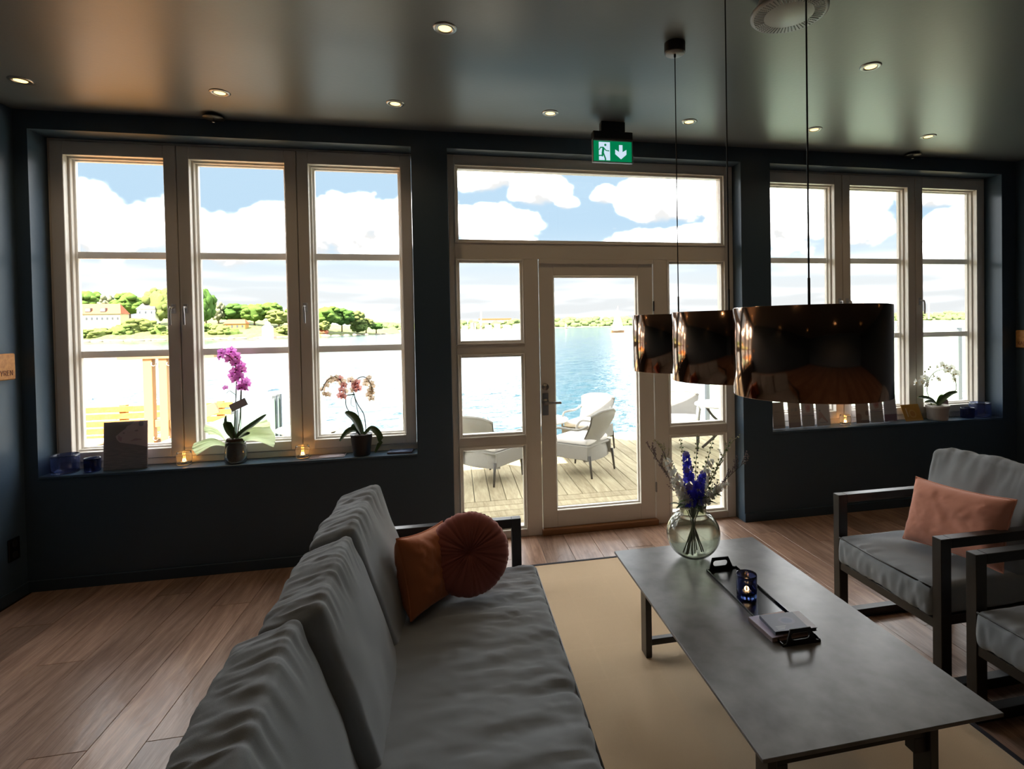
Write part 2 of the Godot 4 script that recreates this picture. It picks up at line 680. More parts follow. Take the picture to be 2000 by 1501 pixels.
func build_shell() -> void:
	var st: SurfaceTool
	# floor: oak planks laid towards the window wall
	var floor_node := structure("floor")
	st = flat()
	span(st, XL - 0.3, XR + 0.3, -0.04, -0.014, ZO, ZB + 0.3)
	obj("subfloor", st, M.subfloor, floor_node)
	var meshes := {}
	var x := -2.625
	var row := 0
	while x < XR:
		var w := 0.2
		var ends := [-4.16]
		# butt joints; those left of the sofa meet at z = -2.42
		var first: float = [1.74, 0.62, 1.74, 1.06, 0.4][row % 5]
		var e := -4.16 + first
		while e < ZB:
			ends.append(e)
			e += 1.98
		ends.append(ZB)
		for i in ends.size() - 1:
			var l: float = ends[i + 1] - ends[i]
			if l < 0.02:
				continue
			var key := snappedf(l, 0.001)
			if not meshes.has(key):
				st = flat()
				bx(st, Vector3.ZERO, Vector3(w - 0.0022, 0.014, l - 0.0022), 0.0012)
				meshes[key] = made(st)
			put("plank", meshes[key], M["plank%d" % ((row * 3 + i * 2 + (row / 3)) % 4)], floor_node, Vector3(x + w / 2.0, -0.007, (ends[i] + ends[i + 1]) / 2.0))
		x += w
		row += 1
	# window wall
	st = flat()
	span(st, XL - 0.3, -2.575, 0, 2.884, ZF, ZO)
	span(st, -0.283, -0.036, 0, 2.884, ZF, ZO)
	span(st, 2.247, 2.505, 0, 2.884, ZF, ZO)
	span(st, 4.782, XR + 0.3, 0, 2.884, ZF, ZO)
	span(st, -2.575, -0.283, -0.04, 0.70, ZF, ZO)
	span(st, 2.505, 4.782, -0.04, 0.70, ZF, ZO)
	span(st, XL - 0.3, XR + 0.3, 2.884, 3.0, ZF, ZO)
	obj("wall_front", st, M.wall, self).set_meta("kind", "structure")
	st = flat()
	span(st, XL - 0.3, XL, 0, HC, ZF, ZB + 0.3)
	obj("wall_left", st, M.wall, self).set_meta("kind", "structure")
	st = flat()
	span(st, XR, XR + 0.3, 0, HC, ZF, ZB + 0.3)
	obj("wall_right", st, M.wall, self).set_meta("kind", "structure")
	st = flat()
	span(st, XL, XR, 0, HC, ZB, ZB + 0.3)
	obj("wall_back", st, M.wall, self).set_meta("kind", "structure")
	st = flat()
	span(st, XL - 0.3, XR + 0.3, HC, HC + 0.05, ZO, ZB + 0.3)
	obj("ceiling", st, M.ceiling, self).set_meta("kind", "structure")
	# eaves over the deck: they keep the near boards in shade
	st = flat()
	span(st, XL - 0.4, XR + 0.4, HC + 0.05, HC + 0.35, ZO - 0.06, ZB + 0.3)
	span(st, -0.1, XR + 0.4, HC + 0.22, HC + 0.35, ZO, -5.45)
	obj("roof", st, M.facade, self).set_meta("kind", "structure")
	# skirting
	st = flat()
	span(st, XL, -0.036, 0, 0.07, ZF + 0.012, ZF, 0.002)
	span(st, 2.247, XR, 0, 0.07, ZF + 0.012, ZF, 0.002)
	obj("baseboard_front", st, M.trim, self).set_meta("kind", "structure")
	st = flat()
	span(st, XL, XL + 0.012, 0, 0.07, ZF + 0.012, ZB, 0.002)
	obj("baseboard_left", st, M.trim, self).set_meta("kind", "structure")
	st = flat()
	span(st, XR - 0.012, XR, 0, 0.07, ZF + 0.012, ZB, 0.002)
	obj("baseboard_right", st, M.trim, self).set_meta("kind", "structure")
	# window boards
	st = flat()
	span(st, -2.575, -0.283, 0.70, 0.717, ZF + 0.004, ZO, 0.003)
	obj("trim_1", st, M.sill, self).set_meta("kind", "structure")
	st = flat()
	span(st, 2.505, 4.782, 0.70, 0.717, ZF + 0.004, ZO, 0.003)
	obj("trim_2", st, M.sill, self).set_meta("kind", "structure")

# ------------------------------------------------------------------ windows and door
func ring(st: SurfaceTool, x0: float, x1: float, y0: float, y1: float, wl: float, wr: float, wb: float, wt: float, z0: float, z1: float, bev := 0.003) -> void:
	# four members round an opening; the uprights run through
	span(st, x0, x0 + wl, y0, y1, z0, z1, bev)
	span(st, x1 - wr, x1, y0, y1, z0, z1, bev)
	span(st, x0 + wl, x1 - wr, y0, y0 + wb, z0, z1, bev)
	span(st, x0 + wl, x1 - wr, y1 - wt, y1, z0, z1, bev)

func pane_mesh(w: float, h: float) -> ArrayMesh:
	var st := flat()
	bx(st, Vector3.ZERO, Vector3(w, h, 0.004))
	return made(st)

func flat_pane(x0: float, x1: float, y0: float, y1: float, z: float, parent: Node3D) -> void:
	var st := flat()
	quad(st, Vector3(x0, y0, z), Vector3(x1, y0, z), Vector3(x1, y1, z), Vector3(x0, y1, z))
	obj("pane", st, M.pane, parent)

func window_handle(parent: Node3D, x: float, lean: float) -> void:
	var st := flat()
	span(st, x - 0.014, x + 0.014, 1.735, 1.80, -4.17, -4.161, 0.003)
	var h := obj("handle", st, M.chrome, parent)
	st = soft()
	tube(st, smooth_path([Vector3(x, 1.775, -4.165), Vector3(x, 1.775, -4.135), Vector3(x + lean * 0.3, 1.765, -4.122), Vector3(x + lean, 1.72, -4.12), Vector3(x + lean, 1.655, -4.122)]), 0.0075, 8)
	h.mesh = join([h.mesh, made(st)])

func join(list: Array) -> ArrayMesh:
	var st := SurfaceTool.new()
	st.begin(Mesh.PRIMITIVE_TRIANGLES)
	for m: Mesh in list:
		st.append_from(m, 0, Transform3D())
	return st.commit()

func casement_window(called: String, xs: Array, x0: float, x1: float, label: String) -> void:
	var w := structure(called, Vector3.ZERO, label, "window")
	var st := flat()
	ring(st, x0, x1, 0.717, 2.884, 0.014, 0.014, 0.045, 0.016, -4.178, -4.30)
	for k: float in [xs[1], xs[2]]:
		span(st, k - 0.02, k + 0.02, 0.762, 2.868, -4.20, -4.30)
	obj("frame", st, M.frame, w)
	for i in 3:
		var a: float = xs[i] + 0.003
		var b: float = xs[i + 1] - 0.003
		st = flat()
		ring(st, a, b, 0.764, 2.866, 0.074, 0.074, 0.062, 0.088, -4.17, -4.215)
		ring(st, a + 0.012, b - 0.012, 0.776, 2.854, 0.074, 0.074, 0.062, 0.088, -4.215, -4.245)
		ring(st, a + 0.006, b - 0.006, 0.77, 2.86, 0.094, 0.094, 0.078, 0.104, -4.245, -4.275)
		var c := obj("casement", st, M.frame, w)
		for y: float in [1.467, 2.134]:
			st = flat()
			span(st, a + 0.09, b - 0.09, y - 0.023, y + 0.023, -4.248, -4.27, 0.002)
			obj("muntin", st, M.frame, c)
		flat_pane(a + 0.08, b - 0.08, 0.83, 2.77, -4.232, c)
		if i == 0:
			window_handle(c, b - 0.032, -0.004)
		else:
			window_handle(c, a + 0.036, 0.004)

func build_windows() -> void:
	casement_window("window_1", [-2.561, -1.828, -1.076, -0.297], -2.575, -0.283, "three-casement white window left of the glazed door")
	casement_window("window_2", [2.519, 3.29, 4.03, 4.768], 2.505, 4.782, "three-casement white window right of the glazed door")
	# door set
	var d := structure("door_1", Vector3.ZERO, "glazed white door with sidelights and a transom light", "door")
	var z0 := -4.15
	var z1 := -4.26
	var st := flat()
	span(st, -0.036, 0.006, 0, 2.884, z0, z1, 0.003)
	span(st, 2.176, 2.247, 0, 2.884, z0, z1, 0.003)
	span(st, 0.006, 2.176, 2.815, 2.884, z0, z1, 0.003)
	span(st, 0.006, 2.176, 2.118, 2.232, z0, z1, 0.003)
	span(st, 0.515, 0.626, 0, 2.118, z0, z1, 0.003)
	span(st, 1.552, 1.664, 0, 2.118, z0, z1, 0.003)
	for k: Array in [[0.006, 0.515], [1.664, 2.176]]:
		span(st, k[0], k[1], 1.408, 1.474, z0, z1, 0.003)
		span(st, k[0], k[1], 0.712, 0.772, z0, z1, 0.003)
		span(st, k[0], k[1], 0.0, 0.05, z0, z1, 0.003)
	obj("frame", st, M.frame, d)
	var lights := [[0.006, 2.176, 2.232, 2.815]]
	for k: Array in [[0.006, 0.515], [1.664, 2.176]]:
		lights.append([k[0], k[1], 1.474, 2.118])
		lights.append([k[0], k[1], 0.772, 1.408])
		lights.append([k[0], k[1], 0.05, 0.712])
	for l: Array in lights:
		st = flat()
		ring(st, l[0], l[1], l[2], l[3], 0.012, 0.012, 0.012, 0.012, z0 + 0.010, z0 - 0.012, 0.003)
		ring(st, l[0], l[1], l[2], l[3], 0.03, 0.03, 0.03, 0.03, z0 - 0.012, z0 - 0.045, 0.003)
		ring(st, l[0], l[1], l[2], l[3], 0.024, 0.024, 0.024, 0.024, z0 - 0.055, z0 - 0.10, 0.003)
		var bead := obj("glazing_bead", st, M.frame, d)
		flat_pane(l[0] + 0.02, l[1] - 0.02, l[2] + 0.02, l[3] - 0.02, z0 - 0.05, bead)
	# the leaf
	st = flat()
	ring(st, 0.632, 1.546, 0.048, 2.112, 0.112, 0.122, 0.13, 0.122, -4.156, -4.19, 0.003)
	ring(st, 0.640, 1.538, 0.056, 2.104, 0.115, 0.125, 0.133, 0.125, -4.19, -4.22, 0.003)
	var leaf := obj("door_leaf", st, M.frame, d)
	flat_pane(0.74, 1.43, 0.17, 2.0, -4.205, leaf)
	st = flat()
	span(st, 0.632, 1.546, 2.083, 2.118, -4.156, -4.138, 0.003)
	obj("door_closer", st, M.frame, leaf)
	st = flat()
	span(st, 0.640, 0.688, 0.92, 1.09, -4.156, -4.150, 0.002)
	obj("lock_plate", st, M.steel, leaf)
	st = soft()
	tube(st, [Vector3(0.664, 1.14, -4.157), Vector3(0.664, 1.14, -4.135)], 0.026, 24)
	tube(st, [Vector3(0.664, 1.14, -4.137), Vector3(0.664, 1.14, -4.128)], 0.014, 16)
	obj("lock", st, M.steel, leaf)
	st = soft()
	tube(st, [Vector3(0.664, 1.022, -4.157), Vector3(0.664, 1.022, -4.14)], 0.027, 24)
	tube(st, smooth_path([Vector3(0.664, 1.022, -4.15), Vector3(0.664, 1.022, -4.10), Vector3(0.674, 1.022, -4.092), Vector3(0.71, 1.022, -4.09), Vector3(0.776, 1.02, -4.09)]), 0.0095, 10)
	obj("handle", st, M.steel, leaf)
	st = flat()
	for y: float in [0.30, 1.75]:
		span(st, 1.546, 1.556, y - 0.04, y + 0.04, -4.156, -4.14, 0.002)
	obj("hinge", st, M.steel, leaf)
	st = flat()
	span(st, 0.62, 1.56, 0.0, 0.046, -4.12, -4.26, 0.004)
	obj("threshold", st, M.threshold, d)

# ------------------------------------------------------------------ on the ceiling
func downlight_thing() -> Node3D:
	var t := Node3D.new()
	var st := soft()
	lathe(st, [Vector2(0.031, 0.0), Vector2(0.034, -0.006), Vector2(0.050, -0.005), Vector2(0.055, -0.001), Vector2(0.055, 0.0)], 32)
	obj("trim_ring", st, M.steel, t)
	st = soft()
	lathe(st, [Vector2(0.0, -0.0035), Vector2(0.029, -0.0035), Vector2(0.030, 0.0)], 24)
	obj("bulb", st, M.glow, t)
	var l := SpotLight3D.new()
	l.name = "lamp_light"
	l.rotation.x = -PI / 2
	l.position.y = -0.012
	l.light_color = Color(1.0, 0.85, 0.66)
	l.light_energy = 0.03
	l.light_size = 0.028
	l.spot_angle = 68.0
	l.spot_angle_attenuation = 1.0
	l.spot_range = 12.0
	l.spot_attenuation = 2.0
	l.shadow_enabled = true
	t.add_child(l, true)
	return t

func build_ceiling_fittings() -> void:
	var base := downlight_thing()
	var spots := [
		[-2.305, -3.56, "recessed ceiling downlight at the far left, above the left window"],
		[-1.32, -3.56, "recessed ceiling downlight beside the left sprinkler disc"],
		[-0.338, -3.56, "recessed ceiling downlight above the right casement of the left window"],
		[0.636, -3.56, "recessed ceiling downlight just left of the green exit sign"],
		[1.61, -3.56, "recessed ceiling downlight just right of the green exit sign"],
		[2.583, -3.56, "recessed ceiling downlight right of the nearest pendant cord"],
		[3.561, -3.56, "recessed ceiling downlight nearest the right sprinkler disc"],
		[-0.02, -2.636, "large near downlight in the middle of the ceiling, left of the pendants"],
		[2.266, -2.636, "near downlight to the right of the round ceiling vent"],
		[-2.3, -0.8, "downlight above the sofa back, outside the picture"], [-0.02, -0.8, "downlight straight above the camera"], [2.27, -0.8, "downlight above the armchair backs, outside the picture"], [4.2, -0.8, "downlight by the right wall, outside the picture"],
		[-1.2, 1.4, "downlight behind the camera on the left"], [1.1, 1.4, "downlight behind the camera in the middle"], [3.4, 1.4, "downlight behind the camera on the right"]]
	for s: Array in spots:
		var c: Node3D = base.duplicate()
		c.name = numbered("downlight")
		add_child(c)
		c.position = Vector3(s[0], HC, s[1])
		tag(c, s[2], "ceiling light", "recessed ceiling downlights")
	base.free()
	# sprinkler discs against the window wall
	for k: Array in [[-1.50, "thin dark sprinkler disc on the ceiling above the left window"], [3.78, "thin dark sprinkler disc on the ceiling above the right window"]]:
		var t := thing("ceiling_sprinkler", k[1], "sprinkler", Vector3(k[0], HC, -3.935), 0.0, "ceiling sprinklers")
		var st := soft()
		lathe(st, [Vector2(0.0, -0.024), Vector2(0.060, -0.022), Vector2(0.064, -0.017), Vector2(0.062, -0.014), Vector2(0.03, -0.012), Vector2(0.03, 0.0)], 32)
		obj("disc", st, M.black, t)
		st = soft()
		lathe(st, [Vector2(0.0, -0.048), Vector2(0.010, -0.046), Vector2(0.010, -0.043), Vector2(0.003, -0.042), Vector2(0.003, -0.022)], 12)
		obj("nozzle", st, M.steel, t)
	# round perforated vent
	var v := thing("ceiling_vent", "large round grey ceiling vent with radial perforations", "vent", Vector3(1.446, HC, -2.156))
	var vs := soft()
	lathe(vs, [Vector2(0.0, -0.066), Vector2(0.152, -0.066), Vector2(0.160, -0.062), Vector2(0.161, -0.052), Vector2(0.150, -0.048), Vector2(0.128, -0.044), Vector2(0.128, 0.0)], 64)
	obj("cover", vs, M.plate, v)
	vs = flat()
	for k in 56:
		var a := TAU * k / 56.0
		var dir := Vector3(cos(a), 0, sin(a))
		if k % 14 < 8:
			bx(vs, dir * 0.124 + Vector3(0, -0.0665, 0), Vector3(0.042, 0.0016, 0.0048), 0.0, Basis(dir, Vector3.UP, dir.cross(Vector3.UP)))
		else:
			for q in 5:
				bx(vs, dir * (0.106 + 0.0095 * q) + Vector3(0, -0.0665, 0), Vector3(0.0042, 0.0016, 0.0042), 0.0, Basis(dir, Vector3.UP, dir.cross(Vector3.UP)))
	var slots := obj("perforation", vs, M.black, v)
	slots.set_meta("kind", "stuff")
	# emergency exit sign
	var x := thing("exit_sign", "green running-man exit sign with a down arrow hanging over the door", "sign", Vector3(1.086, HC, -3.66))
	var st := flat()
	bx(st, Vector3(0.002, -0.034, -0.01), Vector3(0.17, 0.068, 0.06), 0.003)
	obj("ceiling_bracket", st, M.black, x)
	st = flat()
	bx(st, Vector3(0, -0.095, -0.01), Vector3(0.282, 0.056, 0.062), 0.004)
	obj("housing", st, M.frame_black, x)
	st = flat()
	ring(st, -0.144, 0.144, -0.278, -0.123, 0.007, 0.007, 0.007, 0.007, 0.012, -0.018, 0.002)
	obj("panel_frame", st, M.plate, x)
	st = flat()
	bx(st, Vector3(0, -0.2005, -0.006), Vector3(0.276, 0.143, 0.016))
	obj("light_panel", st, M.white, x)
	var face := print_face(0.274, 0.141, exit_picture(), 0.18)
	face.name = "pictogram"
	x.add_child(face, true)
	face.position = Vector3(0, -0.2005, 0.0035)
	# pendants over the coffee table
	var names := ["farthest of the three copper drum pendants, nearest the door", "middle one of the three copper drum pendants", "nearest and largest looking copper drum pendant over the table"]
	var proto: Node3D
	for k in 3:
		var at := Vector3(1.10, HC, [-2.59, -2.07, -1.55][k])
		if k == 0:
			proto = pendant(names[0], at)
		else:
			copy_of(proto, "pendant_lamp", names[k], at)

func pendant(label: String, at: Vector3) -> Node3D:
	var t := thing("pendant_lamp", label, "pendant lamp", at, 0.0, "drum pendants over the coffee table")
	var st := soft()
	lathe(st, [Vector2(0.0, -0.05), Vector2(0.047, -0.05), Vector2(0.0515, -0.047), Vector2(0.0525, -0.04), Vector2(0.0525, 0.0)], 40)
	obj("canopy", st, M.frame_black, t)
	st = soft()
	lathe(st, [Vector2(0.0, -0.0515), Vector2(0.046, -0.0515), Vector2(0.046, -0.0495)], 40)
	obj("canopy_plate", st, M.plate, t)
	st = soft()
	tube(st, [Vector3(0, -0.05, 0), Vector3(0, -0.066, 0), Vector3(0, -0.07, 0), Vector3(0, -1.27, 0)], [0.006, 0.006, 0.0028, 0.0028], 8)
	tube(st, [Vector3(0, -1.26, 0), Vector3(0, -1.40, 0)], 0.0042, 8)
	obj("cord", st, M.black, t)
	st = soft()
	lathe(st, [Vector2(0.232, -1.627), Vector2(0.232, -1.352), Vector2(0.2305, -1.3505), Vector2(0.229, -1.352), Vector2(0.229, -1.627), Vector2(0.2305, -1.6285), Vector2(0.232, -1.627)], 96)
	obj("shade", st, M.shade, t)
	st = flat()
	for k in 3:
		var a := TAU * k / 3.0 + 0.4
		bar(st, Vector3(cos(a) * 0.03, -1.40, sin(a) * 0.03), Vector3(cos(a) * 0.23, -1.40, sin(a) * 0.23), 0.004, 0.004)
	obj("spider", st, M.black, t)
	st = soft()
	lathe(st, [Vector2(0.0, -1.47), Vector2(0.02, -1.47), Vector2(0.021, -1.40), Vector2(0.012, -1.39), Vector2(0.0, -1.385)], 20)
	obj("socket", st, M.black, t)
	st = soft()
	lathe(st, [Vector2(0.0, -1.575), Vector2(0.018, -1.57), Vector2(0.030, -1.55), Vector2(0.030, -1.53), Vector2(0.016, -1.49), Vector2(0.014, -1.468)], 20)
	obj("bulb", st, M.bulb, t)
	return t

func print_face(w: float, h: float, im: Image, glow := 0.0) -> MeshInstance3D:
	# a printed sheet, upright, facing +z
	var st := SurfaceTool.new()
	st.begin(Mesh.PRIMITIVE_TRIANGLES)
	var c := [Vector3(-w / 2, -h / 2, 0), Vector3(w / 2, -h / 2, 0), Vector3(w / 2, h / 2, 0), Vector3(-w / 2, h / 2, 0)]
	var uv := [Vector2(0, 1), Vector2(1, 1), Vector2(1, 0), Vector2(0, 0)]
	for i: int in [0, 2, 1, 0, 3, 2]:
		st.set_normal(Vector3.BACK)
		st.set_uv(uv[i])
		st.add_vertex(c[i])
	var m := mt(Color.WHITE, 0.45)
	m.albedo_texture = ImageTexture.create_from_image(im)
	if glow > 0.0:
		m.emission_enabled = true
		m.emission = Color.BLACK
		m.emission_texture = m.albedo_texture
		m.emission_energy_multiplier = glow
	var o := MeshInstance3D.new()
	o.name = "print"
	o.mesh = st.commit()
	o.material_override = m
	return o

func seg_dist(p: Vector2, a: Vector2, b: Vector2) -> float:
	return p.distance_to(Geometry2D.get_closest_point_to_segment(p, a, b))

func exit_picture() -> Image:
	var w := 384
	var h := 198
	var im := Image.create(w, h, false, Image.FORMAT_RGB8)
	var green := c8(0, 122, 74)
	var white := c8(206, 226, 244)
	var arrow := PackedVector2Array([Vector2(0.665, 0.16), Vector2(0.76, 0.16), Vector2(0.76, 0.50), Vector2(0.86, 0.38), Vector2(0.86, 0.62), Vector2(0.715, 0.86), Vector2(0.565, 0.62), Vector2(0.565, 0.38), Vector2(0.665, 0.50)])
	# the runner, drawn as limbs in units of the panel's height
	var limbs := [[Vector2(0.50, 0.36), Vector2(0.46, 0.60), 0.055], [Vector2(0.46, 0.60), Vector2(0.44, 0.72), 0.04], [Vector2(0.44, 0.70), Vector2(0.22, 0.72), 0.028], [Vector2(0.50, 0.60), Vector2(0.60, 0.86), 0.035], [Vector2(0.60, 0.86), Vector2(0.60, 0.95), 0.035],
		[Vector2(0.52, 0.34), Vector2(0.64, 0.46), 0.024], [Vector2(0.64, 0.46), Vector2(0.78, 0.47), 0.022], [Vector2(0.49, 0.31), Vector2(0.36, 0.32), 0.028], [Vector2(0.36, 0.32), Vector2(0.29, 0.43), 0.022]]
	for y in h:
		for x in w:
			var p := Vector2(float(x) / w, float(y) / h)
			var col := green
			var q := Vector2(p.x * w / h, p.y)
			if p.x > 0.14 and p.x < 0.43 and p.y > 0.05 and p.y < 0.93:
				col = white
			if Geometry2D.is_point_in_polygon(p, arrow):
				col = white
			if col == white and p.x < 0.5:
				if q.distance_to(Vector2(0.60, 0.19)) < 0.055:
					col = green
				for l: Array in limbs:
					if seg_dist(q, l[0], l[1]) < l[2]:
						col = green
			im.set_pixel(x, y, col)
	return im

# ------------------------------------------------------------------ lounge furniture
func build_lounge() -> void:
	build_rug()
	build_sofa()
	build_armchairs()
	build_table()
	build_tabletop()
	build_wall_things()

func build_rug() -> void:
	var t := thing("rug", "tan woven rug with a dark edge binding under the coffee table", "rug", Vector3(1.15, 0, -2.05))
	var st := flat()
	span(st, -0.83, 0.80, 0.0, 0.009, -1.55, 1.55, 0.002)
	obj("pile", st, M.rug, t)
	st = flat()
	ring_flat(st, -0.852, 0.822, -1.572, 1.572, 0.024, 0.0115)
	obj("binding", st, M.rug_edge, t)

func ring_flat(st: SurfaceTool, x0: float, x1: float, z0: float, z1: float, w: float, h: float) -> void:
	span(st, x0, x1, 0, h, z0, z0 + w, 0.003)
	span(st, x0, x1, 0, h, z1 - w, z1, 0.003)
	span(st, x0, x0 + w, 0, h, z0 + w, z1 - w, 0.003)
	span(st, x1 - w, x1, 0, h, z0 + w, z1 - w, 0.003)

func fold_noise(sd: int) -> FastNoiseLite:
	var n := FastNoiseLite.new()
	n.seed = sd
	n.noise_type = FastNoiseLite.TYPE_SIMPLEX_SMOOTH
	n.frequency = 1.0
	n.fractal_octaves = 2
	return n

func build_sofa() -> void:
	var t := thing("sofa", "long charcoal fabric sofa with black metal arms, seen from its near end", "sofa", Vector3(-0.1, 0, -1.775))
	var st: SurfaceTool
	# black metal side loops
	for s: float in [-1.0, 1.0]:
		var z := s * 0.878
		st = flat()
		span(st, 0.345, 0.39, 0.0, 0.676, z - 0.022, z + 0.022, 0.002)
		span(st, -0.47, -0.425, 0.0, 0.676, z - 0.022, z + 0.022, 0.002)
		span(st, -0.425, 0.345, 0.632, 0.676, z - 0.022, z + 0.022, 0.002)
		span(st, -0.425, 0.345, 0.0, 0.045, z - 0.022, z + 0.022, 0.002)
		obj("arm", st, M.frame_black, t)
	st = flat()
	span(st, 0.348, 0.388, 0.272, 0.316, -0.856, 0.856, 0.002)
	span(st, -0.467, -0.427, 0.272, 0.316, -0.856, 0.856, 0.002)
	span(st, -0.467, -0.427, 0.60, 0.632, -0.856, 0.856, 0.002)
	span(st, -0.427, 0.348, 0.290, 0.316, -0.02, 0.02)
	obj("seat_frame", st, M.frame_black, t)
	st = flat()
	for k in 9:
		var x := -0.36 + k * 0.08
		span(st, x, x + 0.05, 0.30, 0.316, -0.856, 0.856)
	obj("slat_bed", st, M.black, t)
	# seat cushion with folds across it
	var n := fold_noise(21)
	st = soft()
	soft_box(st, Vector3(0.66, 0.135, 1.70), 0.03, Vector3(0.012, 0.010, 0.0), 120, func(p: Vector3, d: Vector3) -> Vector3:
		var f := n.get_noise_2d(p.z * 9.0 + p.x * 1.3, p.x * 1.6)
		var g := n.get_noise_2d(p.z * 22.0 + 40.0, p.x * 3.0)
		var near := smoothstep(-0.33, 0.33, p.x)
		var top := smoothstep(0.0, 0.06, p.y)
		var crease := 1.0 - minf(1.0, absf(g) * 3.2)
		return p + Vector3(0.004 * g * near, (0.010 * f * (0.4 + 0.6 * near) + 0.0065 * crease * (0.25 + 0.75 * near)) * top, 0))
	var seat := obj("seat_cushion", st, M.fabric, t, Vector3(0.125, 0.384, 0.0))
	st = soft()
	tube(st, [Vector3(0.33, 0.052, -0.835), Vector3(0.332, 0.054, 0.0), Vector3(0.33, 0.052, 0.835)], 0.004, 8)
	obj("piping", st, M.black, seat)
	# three loose back cushions, leaning
	for k in 3:
		var nb := fold_noise(31 + k * 5)
		st = soft()
		soft_box(st, Vector3(0.155, 0.50, 0.565), 0.020, Vector3(0.016, 0.004, 0.004), 84, func(p: Vector3, d: Vector3) -> Vector3:
			var edge := smoothstep(0.10, 0.25, p.y)
			var f := nb.get_noise_2d(p.z * 11.0, p.y * 2.2 + p.x * 5.0)
			var g := nb.get_noise_2d(p.z * 26.0 + 20.0, p.y * 3.0 + p.x * 9.0)
			var ridge := (1.0 - absf(f) * 2.2)
			var body := nb.get_noise_2d(p.z * 3.0 + 9.0, p.y * 3.0)
			var q := p + d * (0.0048 * ridge * edge + 0.0035 * g * edge + 0.009 * body)
			# the corners are drawn in a little
			q.y -= 0.012 * smoothstep(0.19, 0.285, absf(p.z)) * smoothstep(0.1, 0.25, p.y)
			return q)
		var lean := Basis(Vector3.BACK, deg_to_rad(18.5))
		var yaw := Basis(Vector3.UP, deg_to_rad([-1.5, 2.5, 4.0][k]))
		var roll := Basis(Vector3.RIGHT, deg_to_rad([0.6, -0.8, 1.5][k]))
		obj("back_cushion", st, M.fabric, t, Vector3([-0.264, -0.262, -0.276][k], [0.645, 0.638, 0.632][k], [-0.56, 0.012, 0.585][k]), yaw * lean * roll)
	# scatter cushions on the far end
	var c := thing("scatter_cushion", "square rust velvet cushion wedged behind the round one on the sofa", "cushion", Vector3(-0.135, 0.60, -2.36))
	c.basis = Basis(Vector3.UP, deg_to_rad(62)) * Basis(Vector3.RIGHT, deg_to_rad(-16)) * Basis(Vector3.BACK, deg_to_rad(-8))
	pillow(c, 0.34, 0.31, 0.15, M.velvet_rust, 51)
	var r := thing("round_cushion", "round pleated rose velvet cushion with a tufted centre on the sofa", "cushion", Vector3(0.035, 0.632, -2.385))
	r.basis = Basis(Vector3.UP, deg_to_rad(4)) * Basis(Vector3.RIGHT, deg_to_rad(-26))
	var nr := fold_noise(61)
	st = soft()
	for side: float in [1.0, -1.0]:
		var f := func(u: float, v: float) -> Vector3:
			var rr := v
			var a := u * TAU * side
			var h := 0.062 * pow(maxf(0.0, 1.0 - pow(rr, 3.2)), 0.5)
			h *= 1.0 - 0.62 * exp(-rr * rr * 70.0)
			var ph := 30.0 * u * TAU + 2.4 * nr.get_noise_2d(cos(a) * 2.0, sin(a) * 2.0) * TAU * 0.4
			var pleat := 0.0042 * sin(ph) * smoothstep(0.02, 0.25, rr) * (1.0 - 0.35 * rr)
			var rad := 0.172 * (rr + 0.012 * sin(ph) * smoothstep(0.7, 1.0, rr))
			return Vector3(cos(a) * rad, sin(a) * rad, side * (h + pleat * (1.0 - pow(rr, 6.0))))
		grid(st, 180, 26, func(u: float, v: float) -> Vector3: return f.call(1.0 - u, v))
	obj("cover", st, M.velvet_rose, r)
	st = soft()
	lathe(st, [Vector2(0.0, 0.004), Vector2(0.007, 0.002), Vector2(0.010, -0.004)], 16)
	obj("button", st, M.velvet_rose, r, Vector3(0, 0, 0.024), Basis(Vector3.RIGHT, PI / 2))

func pillow(parent: Node3D, w: float, h: float, t: float, m: Material, sd: int) -> void:
	var n := fold_noise(sd)
	var edge := func(u: float, v: float) -> Vector2:
		return Vector2(w / 2 * u * (1.0 - 0.07 * (1.0 - v * v) * u * u), h / 2 * v * (1.0 - 0.09 * (1.0 - u * u) * v * v))
	var st := soft()
	for side: float in [1.0, -1.0]:
		grid(st, 40, 30, func(a: float, b: float) -> Vector3:
			var u := (a * 2.0 - 1.0) * side
			var v := b * 2.0 - 1.0
			var p: Vector2 = edge.call(u, v)
			var fill := pow(maxf(0.0, (1.0 - u * u * u * u) * (1.0 - v * v * v * v)), 0.55)
			var cr := absf(u * v)
			var f := n.get_noise_2d(u * 3.0 + v * 2.0 + side * 9.0, v * 2.0) * 0.10 + n.get_noise_2d(u * 9.0, v * 4.0) * 0.06 * (0.4 + cr)
			return Vector3(p.x, p.y, side * t / 2 * fill * (1.0 + f)))
	obj("cover", st, m, parent)
	var rim := []
	for k in 100:
		var s := fmod(k / 100.0 * 4.0, 4.0)
		var q := Vector2.ZERO
		if s < 1.0:
			q = Vector2(s * 2 - 1, -1)
		elif s < 2.0:
			q = Vector2(1, (s - 1) * 2 - 1)
		elif s < 3.0:
			q = Vector2(1 - (s - 2) * 2, 1)
		else:
			q = Vector2(-1, 1 - (s - 3) * 2)
		var p: Vector2 = edge.call(q.x, q.y)
		rim.append(Vector3(p.x, p.y, 0))
	rim.append(rim[0])
	st = soft()
	tube(st, rim, 0.004, 6, false)
	obj("piping", st, m, parent)

